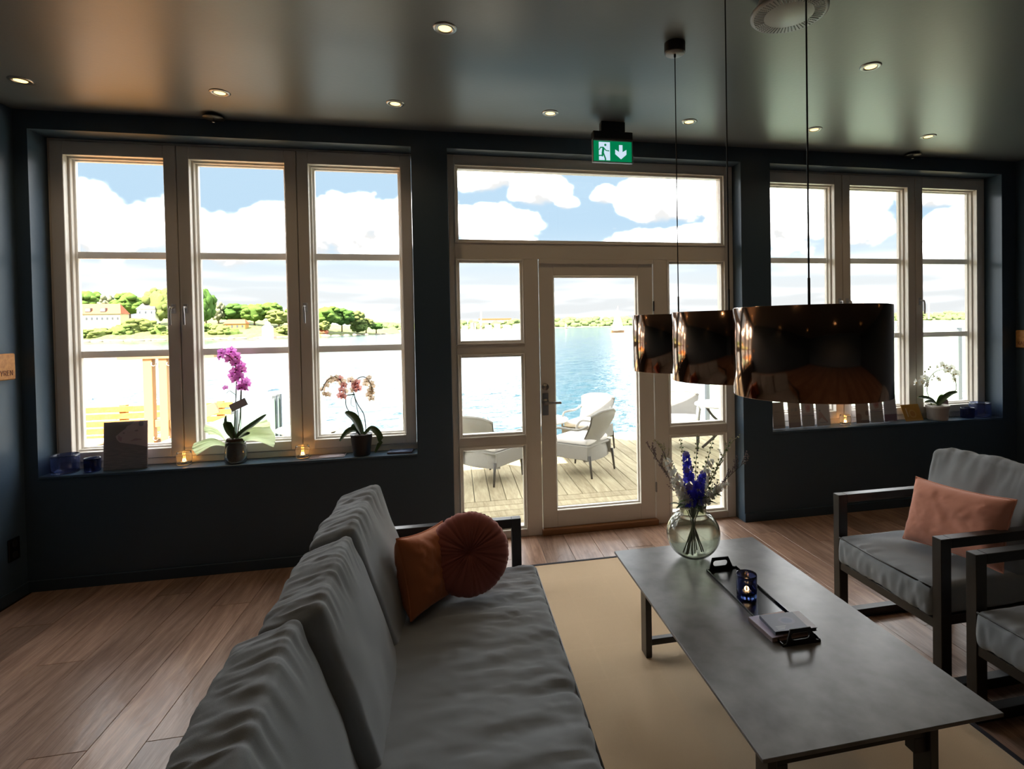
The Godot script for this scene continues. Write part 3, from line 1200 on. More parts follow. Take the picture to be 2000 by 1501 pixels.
func build_armchairs() -> void:
	var t := thing("armchair", "charcoal armchair with black metal arms and the pink cushion", "armchair", Vector3(2.353, 0, -2.269), 0.0, "armchairs facing the sofa")
	var st: SurfaceTool
	for s: float in [-1.0, 1.0]:
		var z := s * 0.314
		st = flat()
		span(st, -0.37, -0.318, 0.0, 0.674, z - 0.023, z + 0.023, 0.002)
		span(st, 0.325, 0.37, 0.0, 0.674, z - 0.023, z + 0.023, 0.002)
		span(st, -0.318, 0.325, 0.632, 0.674, z - 0.023, z + 0.023, 0.002)
		span(st, -0.318, 0.325, 0.0, 0.045, z - 0.023, z + 0.023, 0.002)
		obj("arm", st, M.frame_black, t)
	st = flat()
	span(st, -0.366, -0.322, 0.276, 0.318, -0.291, 0.291, 0.002)
	span(st, 0.327, 0.367, 0.276, 0.318, -0.291, 0.291, 0.002)
	span(st, 0.327, 0.367, 0.60, 0.632, -0.291, 0.291, 0.002)
	span(st, -0.322, 0.327, 0.276, 0.318, -0.291, -0.255, 0.002)
	span(st, -0.322, 0.327, 0.276, 0.318, 0.255, 0.291, 0.002)
	obj("seat_frame", st, M.frame_black, t)
	var n := fold_noise(71)
	st = soft()
	soft_box(st, Vector3(0.64, 0.14, 0.585), 0.028, Vector3(0.010, 0.008, 0.004), 64, func(p: Vector3, d: Vector3) -> Vector3:
		var front := smoothstep(-0.2, -0.31, p.x)
		var g := n.get_noise_2d(p.z * 20.0, p.y * 6.0)
		var f := n.get_noise_2d(p.z * 5.0, p.x * 4.0)
		return p + d * (0.006 * g * front + 0.004 * f))
	var seat := obj("seat_cushion", st, M.fabric, t, Vector3(-0.062, 0.389, 0))
	st = soft()
	tube(st, [Vector3(-0.312, 0.062, -0.285), Vector3(-0.318, 0.062, 0), Vector3(-0.312, 0.062, 0.285)], 0.004, 8)
	obj("piping", st, M.black, seat)
	st = soft()
	soft_box(st, Vector3(0.14, 0.50, 0.57), 0.03, Vector3(0.030, 0.012, 0.006), 56, func(p: Vector3, d: Vector3) -> Vector3:
		var f := n.get_noise_2d(p.z * 6.0 + 30.0, p.y * 3.0)
		var g := n.get_noise_2d(p.z * 18.0, p.y * 3.0 + 9.0) * smoothstep(0.0, 0.22, p.y)
		var q := p + d * (0.010 * f + 0.006 * g)
		q.y -= 0.028 * smoothstep(0.20, 0.285, absf(p.z)) * smoothstep(0.05, 0.25, p.y)
		return q)
	obj("back_cushion", st, M.fabric, t, Vector3(0.215, 0.655, 0.0), Basis(Vector3.BACK, deg_to_rad(-19)))
	copy_of(t, "armchair", "charcoal armchair with black metal arms cut off by the right picture edge", Vector3(2.353, 0, -1.482))
	var c := thing("scatter_cushion", "pale pink velvet lumbar cushion on the far armchair", "cushion", Vector3(2.31, 0.645, -2.17))
	c.basis = Basis(Vector3.UP, deg_to_rad(-82)) * Basis(Vector3.RIGHT, deg_to_rad(-20)) * Basis(Vector3.BACK, deg_to_rad(2))
	pillow(c, 0.47, 0.32, 0.15, M.velvet_pink, 81)

func build_table() -> void:
	var t := thing("coffee_table", "low rectangular coffee table with a grey stone-look top and black legs", "table", Vector3(1.152, 0, -1.978))
	var hx := 0.386
	var hz := 0.688
	var st := flat()
	span(st, -hx, hx, 0.443, 0.455, -hz, hz, 0.0015)
	obj("table_top", st, M.table_top, t)
	for sx: float in [-1.0, 1.0]:
		for sz: float in [-1.0, 1.0]:
			st = flat()
			var x := sx * (hx - 0.108)
			var z := sz * (hz - 0.165)
			span(st, x - 0.015, x + 0.015, 0.0095, 0.443, z - 0.035, z + 0.035, 0.002)
			obj("leg", st, M.frame_black, t)
	for sz: float in [-1.0, 1.0]:
		var z := sz * (hz - 0.165)
		st = flat()
		span(st, -hx + 0.123, hx - 0.123, 0.055, 0.085, z - 0.015, z + 0.015, 0.002)
		obj("stretcher", st, M.frame_black, t)
		st = flat()
		span(st, -hx + 0.123, hx - 0.123, 0.30, 0.443, z - 0.02, z + 0.02, 0.002)
		obj("apron", st, M.black, t)
		for sx: float in [-1.0, 1.0]:
			st = flat()
			var x := sx * (hx - 0.145)
			span(st, x - 0.022, x + 0.022, 0.25, 0.30, z - 0.02, z + 0.02, 0.002)
			obj("bracket", st, M.black, t)
	for sx: float in [-1.0, 1.0]:
		st = flat()
		span(st, sx * (hx - 0.13), sx * (hx - 0.10), 0.36, 0.443, -hz + 0.2, hz - 0.2, 0.002)
		obj("side_rail", st, M.black, t)

func build_tabletop() -> void:
	var y := 0.455
	var st: SurfaceTool
	# tray with a handle at each end
	var t := thing("tray", "long narrow black metal tray with upright handles on the coffee table", "tray", Vector3(1.186, y, -2.035), deg_to_rad(-0.6))
	st = flat()
	span(st, -0.072, 0.072, 0.0, 0.003, -0.305, 0.305, 0.001)
	span(st, -0.075, -0.071, 0.0, 0.012, -0.308, 0.308, 0.001)
	span(st, 0.071, 0.075, 0.0, 0.012, -0.308, 0.308, 0.001)
	obj("base", st, M.black_gloss, t)
	for s: float in [-1.0, 1.0]:
		st = flat()
		var z := s * 0.307
		# trapezoid with a slot for the fingers
		var o := [Vector2(-0.075, 0.0), Vector2(-0.062, 0.0), Vector2(-0.048, 0.06), Vector2(0.032, 0.06), Vector2(0.058, 0.008), Vector2(0.075, 0.006), Vector2(0.075, 0.0)]
		var q := PackedVector2Array([Vector2(-0.075, 0.0), Vector2(-0.075, 0.006), Vector2(-0.060, 0.010), Vector2(-0.046, 0.06), Vector2(0.034, 0.06), Vector2(0.056, 0.012), Vector2(0.075, 0.008), Vector2(0.075, 0.0)])
		var hole := PackedVector2Array()
		for k in 24:
			var a := TAU * k / 24.0
			hole.append(Vector2(-0.006 + (0.022 if cos(a) > 0 else -0.022) + 0.014 * cos(a), 0.033 + 0.013 * sin(a)))
		plate_with_hole(st, q, hole, z - 0.002, z + 0.002)
		obj("handle", st, M.black, t)
	# blue tealight glass
	candle_glass("candle_holder", "dark blue glass candle holder burning on the tray", Vector3(1.172, y + 0.0032, -2.085), 0.0425, 0.094, M.glass_navy, "lit tealight inside the dark blue glass on the tray")
	# two small books lying in the tray
	book("lower small pinkish book in the tray, under the grey-blue one", Vector3(1.158, y + 0.0032, -1.835), 3.0, Vector3(0.155, 0.016, 0.15), c8(170, 140, 138), 0)
	book("upper grey-blue small book lying on top in the tray", Vector3(1.19, y + 0.0198, -1.822), -3.0, Vector3(0.165, 0.013, 0.118), c8(120, 128, 150), 1)
	# vase with the bouquet
	var v := thing("vase", "round smoky green glass vase holding the bouquet on the coffee table", "vase", Vector3(1.122, y, -2.5))
	st = soft()
	var outer := []
	var inner := []
	for k in 25:
		var a := lerpf(-0.86, 0.94, k / 24.0)
		var ang := a * PI / 2
		outer.append(Vector2(0.130 * cos(ang), 0.121 + 0.123 * sin(ang)))
		inner.append(Vector2(0.124 * cos(ang), 0.1215 + 0.116 * sin(ang)))
	var prof := [Vector2(0.0, outer[0].y)]
	for k in 25:
		if outer[k].y < 0.188 or outer[k].x > 0.075:
			prof.append(outer[k])
	prof.append_array([Vector2(0.066, 0.222), Vector2(0.0635, 0.235), Vector2(0.064, 0.25), Vector2(0.0655, 0.262), Vector2(0.0645, 0.264), Vector2(0.0625, 0.262), Vector2(0.0605, 0.25), Vector2(0.060, 0.235), Vector2(0.0625, 0.222)])
	for k in range(24, -1, -1):
		if inner[k].y < 0.185 or inner[k].x > 0.072:
			prof.append(inner[k])
	prof.append(Vector2(0.0, inner[0].y))
	lathe(st, prof, 64)
	obj("glass_body", st, M.glass_grey, v)
	flowers(Vector3(1.122, y, -2.5))

func plate_with_hole(st: SurfaceTool, q: PackedVector2Array, hole: PackedVector2Array, z0: float, z1: float) -> void:
	# cut the outline in two halves through the hole so that each is simple
	var cx := -0.006
	for s: float in [-1.0, 1.0]:
		var half := PackedVector2Array([Vector2(cx, -1), Vector2(cx + s, -1), Vector2(cx + s, 1), Vector2(cx, 1)])
		for part: PackedVector2Array in Geometry2D.intersect_polygons(q, half):
			var cut := Geometry2D.clip_polygons(part, hole)
			for p: PackedVector2Array in cut:
				var idx := Geometry2D.triangulate_polygon(p)
				for k in range(0, idx.size(), 3):
					var a := p[idx[k]]
					var b := p[idx[k + 1]]
					var c := p[idx[k + 2]]
					tri_out(st, Vector3(a.x, a.y, z1), Vector3(b.x, b.y, z1), Vector3(c.x, c.y, z1), Vector3(a.x, a.y, z0))
					tri_out(st, Vector3(a.x, a.y, z0), Vector3(b.x, b.y, z0), Vector3(c.x, c.y, z0), Vector3(a.x, a.y, z1))
				for k in p.size():
					var a := p[k]
					var b := p[(k + 1) % p.size()]
					quad(st, Vector3(a.x, a.y, z0), Vector3(b.x, b.y, z0), Vector3(b.x, b.y, z1), Vector3(a.x, a.y, z1))

func book(label: String, at: Vector3, turn: float, s: Vector3, c: Color, kind: int) -> void:
	var t := thing("book", label, "book", at, deg_to_rad(turn), "small books in the tray")
	var st := flat()
	span(st, -s.x / 2, s.x / 2, s.y - 0.0018, s.y, -s.z / 2, s.z / 2, 0.0006)
	span(st, -s.x / 2, s.x / 2, 0.0, 0.0018, -s.z / 2, s.z / 2, 0.0006)
	span(st, -s.x / 2, -s.x / 2 + 0.0018, 0.0018, s.y - 0.0018, -s.z / 2, s.z / 2)
	obj("cover", st, mt(c.darkened(0.3), 0.35), t)
	st = flat()
	span(st, -s.x / 2 + 0.003, s.x / 2 - 0.003, 0.002, s.y - 0.002, -s.z / 2 + 0.003, s.z / 2 - 0.003)
	obj("pages", st, mt(c8(60, 56, 60) if kind else c8(176, 150, 140), 0.8), t)
	var im := Image.create(96, 80, false, Image.FORMAT_RGB8)
	im.fill(c)
	if kind == 1:
		im.fill_rect(Rect2i(78, 0, 18, 80), c8(190, 190, 200))
		disc(im, 46, 36, 18, c8(134, 138, 168))
		disc(im, 46, 36, 12, c8(112, 124, 158))
		for k in 3:
			im.fill_rect(Rect2i(10, 58 + k * 6, 24 - k * 4, 2), c8(190, 196, 206))
	else:
		im.fill_rect(Rect2i(0, 0, 30, 80), c8(188, 184, 214))
		im.fill_rect(Rect2i(34, 20, 4, 44), c8(96, 88, 96))
		im.fill_rect(Rect2i(44, 10, 40, 20), c8(196, 170, 160))
	var f := print_face(s.x - 0.002, s.z - 0.002, im)
	t.add_child(f, true)
	f.name = "cover_print"
	f.basis = Basis(Vector3.RIGHT, -PI / 2)
	f.position = Vector3(0, s.y + 0.0004, 0)

func disc(im: Image, cx: int, cy: int, r: int, c: Color, ry := -1) -> void:
	if ry < 0:
		ry = r
	for y in range(maxi(0, cy - ry), mini(im.get_height(), cy + ry + 1)):
		for x in range(maxi(0, cx - r), mini(im.get_width(), cx + r + 1)):
			var dx := float(x - cx) / r
			var dy := float(y - cy) / ry
			if dx * dx + dy * dy <= 1.0:
				im.set_pixel(x, y, c)

func poly(im: Image, pts: Array, c: Color) -> void:
	var p := PackedVector2Array()
	for q: Vector2 in pts:
		p.append(q * Vector2(im.get_width(), im.get_height()))
	for y in im.get_height():
		for x in im.get_width():
			if Geometry2D.is_point_in_polygon(Vector2(x + 0.5, y + 0.5), p):
				im.set_pixel(x, y, c)

func candle_glass(called: String, label: String, at: Vector3, r: float, h: float, glass: Material, lit: String, group := "", belly := 0.0) -> Node3D:
	var t := thing(called, label, "candle holder", at, 0.0, group)
	var st := soft()
	var prof := [Vector2(0.0, 0.0), Vector2(r * 0.86, 0.0), Vector2(r * 0.96, 0.003)]
	for k in 7:
		var u := k / 6.0
		prof.append(Vector2(r * (0.98 + belly * sin(u * PI) + 0.02 * u), 0.008 + (h - 0.010) * u))
	prof.append(Vector2(r * 0.975, h))
	for k in range(6, -1, -1):
		var u := k / 6.0
		prof.append(Vector2(r * (0.91 + belly * sin(u * PI) + 0.02 * u), 0.010 + (h - 0.013) * u))
	prof.append(Vector2(0.0, 0.009))
	lathe(st, prof, 40)
	obj("glass", st, glass, t)
	if lit != "":
		var l := tealight(lit, at + Vector3(0, 0.0095, 0))
		l.set_meta("group", "tealights in glass holders")
	return t

func tealight(of: String, at: Vector3) -> Node3D:
	var t := thing("tealight", of, "candle", at)
	var st := soft()
	lathe(st, [Vector2(0.0, 0.0), Vector2(0.0185, 0.0), Vector2(0.019, 0.014), Vector2(0.0184, 0.014), Vector2(0.018, 0.002)], 24)
	obj("cup", st, M.foil, t)
	st = soft()
	lathe(st, [Vector2(0.0178, 0.003), Vector2(0.0178, 0.0105), Vector2(0.0, 0.0098)], 24)
	obj("wax", st, M.wax, t)
	st = soft()
	lathe(st, [Vector2(0.0, 0.012), Vector2(0.0028, 0.014), Vector2(0.0042, 0.019), Vector2(0.0030, 0.026), Vector2(0.0, 0.036)], 12)
	obj("flame", st, M.flame, t)
	var l := OmniLight3D.new()
	l.name = "flame_light"
	l.position.y = 0.022
	l.light_color = Color(1.0, 0.66, 0.30)
	l.light_energy = 0.0015
	l.light_size = 0.006
	l.omni_range = 12.0
	l.omni_attenuation = 2.0
	l.shadow_enabled = true
	t.add_child(l, true)
	return t

# ------------------------------------------------------------------ bouquet
func petal_cluster(r: float, n: int, cup: float) -> ArrayMesh:
	# a small open flower of n rounded petals facing +z
	var st := soft()
	for k in n:
		var a := TAU * k / n
		var b := Basis(Vector3.BACK, a)
		grid(st, 2, 3, func(u: float, v: float) -> Vector3:
			var w := (u - 0.5) * r * 0.95 * sin(PI * clampf(0.12 + 0.80 * v, 0.0, 1.0))
			return b * Vector3(w, r * (0.08 + 0.92 * v), cup * r * v * v + 0.18 * r * absf(u - 0.5)))
	return made(st)

func blob_mesh(r: float, squash: float) -> ArrayMesh:
	var st := soft()
	lathe(st, [Vector2(0, -r * squash), Vector2(r * 0.7, -r * squash * 0.65), Vector2(r, 0), Vector2(r * 0.7, r * squash * 0.65), Vector2(0, r * squash)], 7)
	return made(st)

func leaf_mesh(l: float, w: float, droop: float) -> ArrayMesh:
	var st := soft()
	for side: float in [0.0, 1.0]:
		grid(st, 4, 8, func(u: float, v: float) -> Vector3:
			var uu := u if side == 0.0 else 1.0 - u
			var s := sin(PI * pow(clampf(v * 0.98 + 0.01, 0.0, 1.0), 0.75))
			var x := (uu - 0.5) * w * s
			return Vector3(x, droop * v * v * l + absf(uu - 0.5) * w * 0.35 * s + side * -0.0006, -l * v))
	return made(st)

func aim(dir: Vector3, up := Vector3.UP) -> Basis:
	# a basis whose -z looks along dir
	if absf(dir.normalized().dot(up)) > 0.98:
		up = Vector3.RIGHT
	return Basis.looking_at(dir, up)

func flowers(o: Vector3) -> void:
	var group := "flower stems in the vase"
	var small := petal_cluster(0.021, 5, 0.35)
	var tiny := blob_mesh(0.0065, 1.1)
	var mini := blob_mesh(0.0040, 1.2)
	var white := petal_cluster(0.0155, 5, 0.45)
	# each: label, tip, kind
	var list := [
		["tall blue delphinium spike in front of the bouquet", Vector3(-0.055, 0.535, 0.05), "delphinium"],
		["shorter blue delphinium spike right of the tall one", Vector3(0.03, 0.43, 0.06), "delphinium"],
		["white stock spike leaning left beside the blue delphinium", Vector3(-0.145, 0.50, 0.02), "white"],
		["white stock spike low at the left of the bouquet", Vector3(-0.12, 0.40, 0.05), "white"],
		["cream white spike right behind the blue delphinium", Vector3(0.105, 0.47, -0.01), "white"],
		["pale pink white spike leaning right at the rim of the vase", Vector3(0.165, 0.36, 0.04), "white"],
		["upright budding green spike in the middle of the bouquet", Vector3(0.04, 0.60, -0.02), "buds"],
		["budding green spike right of the middle one", Vector3(0.135, 0.595, -0.03), "buds"],
		["budding spike nearest the blue door reveal", Vector3(0.215, 0.58, 0.0), "buds"],
		["thin budding spike behind the blue delphinium tip", Vector3(-0.045, 0.58, -0.04), "buds"],
		["brownish sea lavender spray reaching far left", Vector3(-0.225, 0.56, 0.0), "spray"],
		["greenish sea lavender spray second from the left", Vector3(-0.16, 0.565, -0.03), "spray"],
		["sea lavender spray reaching far right in front of the dark wall", Vector3(0.29, 0.47, 0.02), "spray"],
		["sea lavender spray high on the right of the bouquet", Vector3(0.235, 0.545, -0.05), "spray"],
		["low leafy sprig hanging over the left of the vase rim", Vector3(-0.10, 0.285, 0.05), "leaves"],
		["leafy sprig over the right of the vase rim", Vector3(0.105, 0.32, 0.04), "leaves"],
		["leafy sprig at the back of the vase rim", Vector3(0.03, 0.33, -0.06), "leaves"]]
	var leaf := leaf_mesh(0.075, 0.034, -0.25)
	var lf := leaf_mesh(0.05, 0.022, -0.2)
	for f: Array in list:
		var tip: Vector3 = f[1]
		var t := thing("flower_stem", f[0], "flower", o, 0.0, group)
		var flat_tip := Vector3(tip.x, 0, tip.z)
		var foot := Vector3(-tip.x * 0.3, 0.0, -tip.z * 0.4).limit_length(0.048) + Vector3(rng.randf_range(-0.012, 0.012), 0.022, rng.randf_range(-0.012, 0.012))
		var neck := (flat_tip * 0.16).limit_length(0.042) + Vector3(0, 0.245, 0)
		var path := smooth_path([foot, foot.lerp(neck, 0.55), neck, neck.lerp(tip, 0.5) + Vector3(0, 0.012, 0), tip], 8)
		var st := soft()
		var rad := []
		for k in path.size():
			rad.append(lerpf(0.0030, 0.0009, float(k) / path.size()))
		tube(st, path, rad, 6)
		obj("stem", st, M.stem_green if f[2] != "spray" else M.stem, t)
		var up0 := int(path.size() * 0.56)
		if f[2] == "delphinium":
			var cnt := 46 if tip.y > 0.5 else 30
			for k in cnt:
				var u := pow(float(k) / cnt, 0.9)
				var p: Vector3 = path[clampi(int(lerpf(up0, path.size() - 1, u)), 0, path.size() - 1)]
				var a := k * 2.4 + rng.randf_range(-0.3, 0.3)
				var d := Vector3(cos(a), rng.randf_range(0.0, 0.4), sin(a))
				var sc := lerpf(1.15, 0.5, u)
				put("floret", small, M.petal_blue if rng.randf() < 0.75 else M.petal_violet, t, p + d * 0.022 * lerpf(1.1, 0.4, u), aim(-d) * Basis.from_scale(Vector3.ONE * sc))
		elif f[2] == "white":
			for k in 40:
				var u := float(k) / 40
				var p: Vector3 = path[int(lerpf(up0 + 1, path.size() - 1, u))]
				var a := k * 2.4
				var d := Vector3(cos(a), rng.randf_range(0.1, 0.5), sin(a))
				put("floret", white, M.petal_white if k % 4 else M.petal_cream, t, p + d * 0.019 * lerpf(1.2, 0.5, u), aim(-d) * Basis.from_scale(Vector3.ONE * lerpf(1.25, 0.6, u)))
		elif f[2] == "buds":
			for k in 30:
				var u := float(k) / 30
				var p: Vector3 = path[int(lerpf(up0 + 1, path.size() - 1, u))]
				var a := k * 2.4
				var d := Vector3(cos(a), 0.5, sin(a))
				put("bud", tiny, M.bud if k % 3 else M.leaf_light, t, p + d * 0.011 * lerpf(1.3, 0.5, u), Basis.from_scale(Vector3.ONE * lerpf(1.1, 0.55, u)))
		elif f[2] == "spray":
			st = soft()
			var ends := []
			for k in 20:
				var u := 0.15 + 0.85 * k / 20.0
				var p: Vector3 = path[int(lerpf(up0 - 2, path.size() - 1, u))]
				var d := Vector3(rng.randf_range(-1, 1), rng.randf_range(0.2, 1.1), rng.randf_range(-0.6, 0.6)) + (tip - neck).normalized() * 0.9
				var e := p + d.normalized() * rng.randf_range(0.03, 0.065)
				tube(st, [p, p.lerp(e, 0.5) + Vector3(0, 0.003, 0), e], [0.0011, 0.0009, 0.0006], 4)
				ends.append([p, e])
			obj("twig", st, M.stem, t)
			st = soft()
			for pe: Array in ends:
				for k in 9:
					var q: Vector3 = pe[0].lerp(pe[1], 0.25 + 0.75 * k / 8.0) + Vector3(rng.randf_range(-1, 1), rng.randf_range(-1, 1), rng.randf_range(-1, 1)) * 0.005
					st.append_from(mini, 0, Transform3D(Basis.from_scale(Vector3.ONE * rng.randf_range(0.5, 0.95)), q))
			var b := MeshInstance3D.new()
			b.name = "blossom"
			b.mesh = st.commit()
			b.material_override = M.twig_bud if tip.x < -0.2 or tip.x > 0.25 else M.bud
			b.set_meta("kind", "stuff")
			t.add_child(b, true)
		else:
			for k in 7:
				var p: Vector3 = path[int(lerpf(up0 - 3, path.size() - 1, k / 6.0))]
				var a := k * 2.4 + tip.x * 20.0
				var d := Vector3(cos(a), 0.35, sin(a)) + flat_tip.normalized() * 0.6
				put("leaf", leaf if k < 4 else lf, M.leaf_light if k % 3 == 0 else M.leaf, t, p, aim(d))

# ------------------------------------------------------------------ on the side walls
func build_wall_things() -> void:
	for k in 2:
		var left := k == 0
		var t := thing("wall_plaque", "honey-coloured wooden plaque on the left wall by the window" if left else "honey-coloured wooden plaque on the right wall by the window", "sign", Vector3(XL if left else XR, 1.418, -3.80 if left else -3.87), 0.0, "wooden wall plaques")
		var s := 1.0 if left else -1.0
		var st := flat()
		bx(st, Vector3(s * 0.017, 0, 0), Vector3(0.034, 0.157, 0.25), 0.006)
		obj("board", st, M.plaque, t)
		var tm := TextMesh.new()
		tm.text = "YREN" if left else "KAJ"
		var f := SystemFont.new()
		f.font_names = PackedStringArray(["Droid Sans"])
		tm.font = f
		tm.font_size = 16
		tm.pixel_size = 0.0026
		tm.depth = 0.0015
		tm.horizontal_alignment = HORIZONTAL_ALIGNMENT_RIGHT if left else HORIZONTAL_ALIGNMENT_LEFT
		put("lettering", tm, M.plaque_text, t, Vector3(s * 0.0345, -0.038, -0.105), Basis(Vector3.UP, s * PI / 2))
	var o := thing("wall_outlet", "black double wall socket low on the left wall", "socket", Vector3(XL, 0.312, -3.905))
	var so := flat()
	bx(so, Vector3(0.005, 0, 0), Vector3(0.010, 0.135, 0.085), 0.003)
	obj("cover_plate", so, M.black_gloss, o)
	for y: float in [-0.033, 0.033]:
		so = soft()
		lathe(so, [Vector2(0.0, 0.0), Vector2(0.017, 0.0), Vector2(0.021, 0.003), Vector2(0.021, 0.0)], 20)
		obj("outlet", so, M.black, o, Vector3(0.0105, y, 0), Basis(Vector3.BACK, -PI / 2))

# ------------------------------------------------------------------ on the window boards
const SY := 0.7175

func build_sills() -> void:
	var st: SurfaceTool
	# left board, from left to right
	candle_glass("candle_holder", "large blue glass candle bowl at the left end of the left window board", Vector3(-2.478, SY, -4.094), 0.073, 0.118, M.glass_blue, "", "blue glass candle holders", 0.02)
	candle_glass("candle_holder", "small navy glass candle holder left of the framed photo", Vector3(-2.322, SY, -4.085), 0.044, 0.088, M.glass_navy, "", "blue glass candle holders")
	var f := thing("framed_photo", "frameless photo print of a resting pale face in dark tones", "photo", Vector3(-2.131, SY, -4.075), deg_to_rad(3.0))
	f.rotation.x = deg_to_rad(-4.0)
	st = flat()
	bx(st, Vector3(0, 0.156, -0.004), Vector3(0.246, 0.312, 0.006), 0.001)
	obj("backing", st, M.card_dark, f)
	var pic := print_face(0.244, 0.304, portrait_picture())
	f.add_child(pic, true)
	pic.position = Vector3(0, 0.157, 0.0)
	st = flat()
	bx(st, Vector3(0, 0.157, 0.004), Vector3(0.252, 0.316, 0.002))
	bx(st, Vector3(0, 0.001, -0.025), Vector3(0.252, 0.002, 0.055))
	obj("acrylic_stand", st, M.acrylic, f)
	candle_glass("candle_holder", "clear glass with a burning tealight left of the purple orchid", Vector3(-1.805, SY, -4.115), 0.043, 0.088, M.glass, "lit tealight left of the purple orchid", "clear tealight glasses", 0.10)
	candle_glass("candle_holder", "clear glass with a burning tealight between the two orchids", Vector3(-1.062, SY, -4.10), 0.043, 0.088, M.glass, "lit tealight between the two orchids", "clear tealight glasses", 0.10)
	orchid_purple(Vector3(-1.476, SY, -4.078))
	orchid_cream(Vector3(-0.668, SY, -4.08))
	var b := thing("leaflet", "open pale leaflet lying flat left of the black orchid pot", "leaflet", Vector3(-0.895, SY, -4.10), deg_to_rad(3.0))
	st = flat()
	bx(st, Vector3(0, 0.0025, 0), Vector3(0.225, 0.005, 0.135), 0.0005)
	obj("sheets", st, M.card, b)
	var im := Image.create(64, 40, false, Image.FORMAT_RGB8)
	im.fill(c8(120, 108, 110))
	disc(im, 38, 20, 24, c8(206, 196, 204), 13)
	var pf := print_face(0.222, 0.132, im)
	b.add_child(pf, true)
	pf.basis = Basis(Vector3.RIGHT, -PI / 2)
	pf.position.y = 0.0055
	b = thing("booklet", "small blue booklet lying flat at the right end of the left window board", "booklet", Vector3(-0.405, SY, -4.098), deg_to_rad(-4.0))
	st = flat()
	bx(st, Vector3(0, 0.006, 0), Vector3(0.17, 0.012, 0.11), 0.0008)
	obj("sheets", st, M.card_dark, b)
	im = Image.create(64, 40, false, Image.FORMAT_RGB8)
	im.fill(c8(52, 66, 92))
	poly(im, [Vector2(0.2, 0.9), Vector2(0.5, 0.3), Vector2(0.8, 0.6), Vector2(0.7, 0.95)], c8(110, 128, 160))
	im.fill_rect(Rect2i(6, 4, 30, 4), c8(150, 160, 180))
	pf = print_face(0.168, 0.108, im)
	b.add_child(pf, true)
	pf.basis = Basis(Vector3.RIGHT, -PI / 2)
	pf.position.y = 0.0125
	# right board
	leaflet("leftmost tan leaflet stand on the right window board", 2.608, -4.075, 0.118, 0.222, 0)
	leaflet("tan leaflet with a grey emblem, second from the left", 2.757, -4.082, 0.122, 0.236, 1)
	leaflet("white leaflet with a rosy picture, left of the leaning figure", 2.886, -4.086, 0.122, 0.238, 2)
	leaflet("white leaflet with a leaning bare figure beside the candle", 3.030, -4.088, 0.138, 0.238, 3)
	candle_glass("candle_holder", "clear glass with a burning tealight between the leaflets on the right board", Vector3(3.245, SY, -4.10), 0.043, 0.086, M.glass, "lit tealight between the leaflets on the right board", "clear tealight glasses", 0.10)
	leaflet("tan leaflet with brown hands at its foot", 3.414, -4.092, 0.128, 0.232, 4)
	leaflet("white leaflet with a rosy picture right of the pendant shade", 3.553, -4.088, 0.130, 0.238, 2)
	leaflet("white leaflet with a dark red foot beside the golden card", 3.700, -4.098, 0.136, 0.236, 5)
	var g := thing("gift_card", "glossy golden card leaning back left of the white orchid", "card", Vector3(3.935, SY, -4.09), deg_to_rad(2.0))
	g.rotation.x = deg_to_rad(-24.0)
	st = flat()
	bx(st, Vector3(0, 0.075, -0.002), Vector3(0.188, 0.15, 0.004), 0.001)
	obj("card_board", st, M.gold, g)
	im = Image.create(80, 64, false, Image.FORMAT_RGB8)
	im.fill(c8(196, 142, 62))
	disc(im, 40, 36, 16, c8(212, 166, 92))
	disc(im, 40, 36, 11, c8(188, 130, 56))
	im.fill_rect(Rect2i(14, 14, 5, 34), c8(226, 196, 150))
	im.fill_rect(Rect2i(0, 58, 80, 6), c8(206, 160, 90))
	pf = print_face(0.186, 0.148, im)
	(pf.material_override as StandardMaterial3D).roughness = 0.22
	g.add_child(pf, true)
	pf.position = Vector3(0, 0.075, 0.0008)
	orchid_white(Vector3(4.165, SY, -4.085))
	leaflet("dark red leaflet half hidden behind the white orchid pot", 4.292, -4.135, 0.105, 0.165, 6)
	candle_glass("candle_holder", "small dark navy candle holder right of the white orchid", Vector3(4.487, SY, -4.09), 0.055, 0.092, M.glass_navy, "", "blue glass candle holders")
	candle_glass("candle_holder", "large blue glass candle bowl at the right end of the right board", Vector3(4.636, SY, -4.10), 0.083, 0.130, M.glass_blue, "", "blue glass candle holders", 0.02)

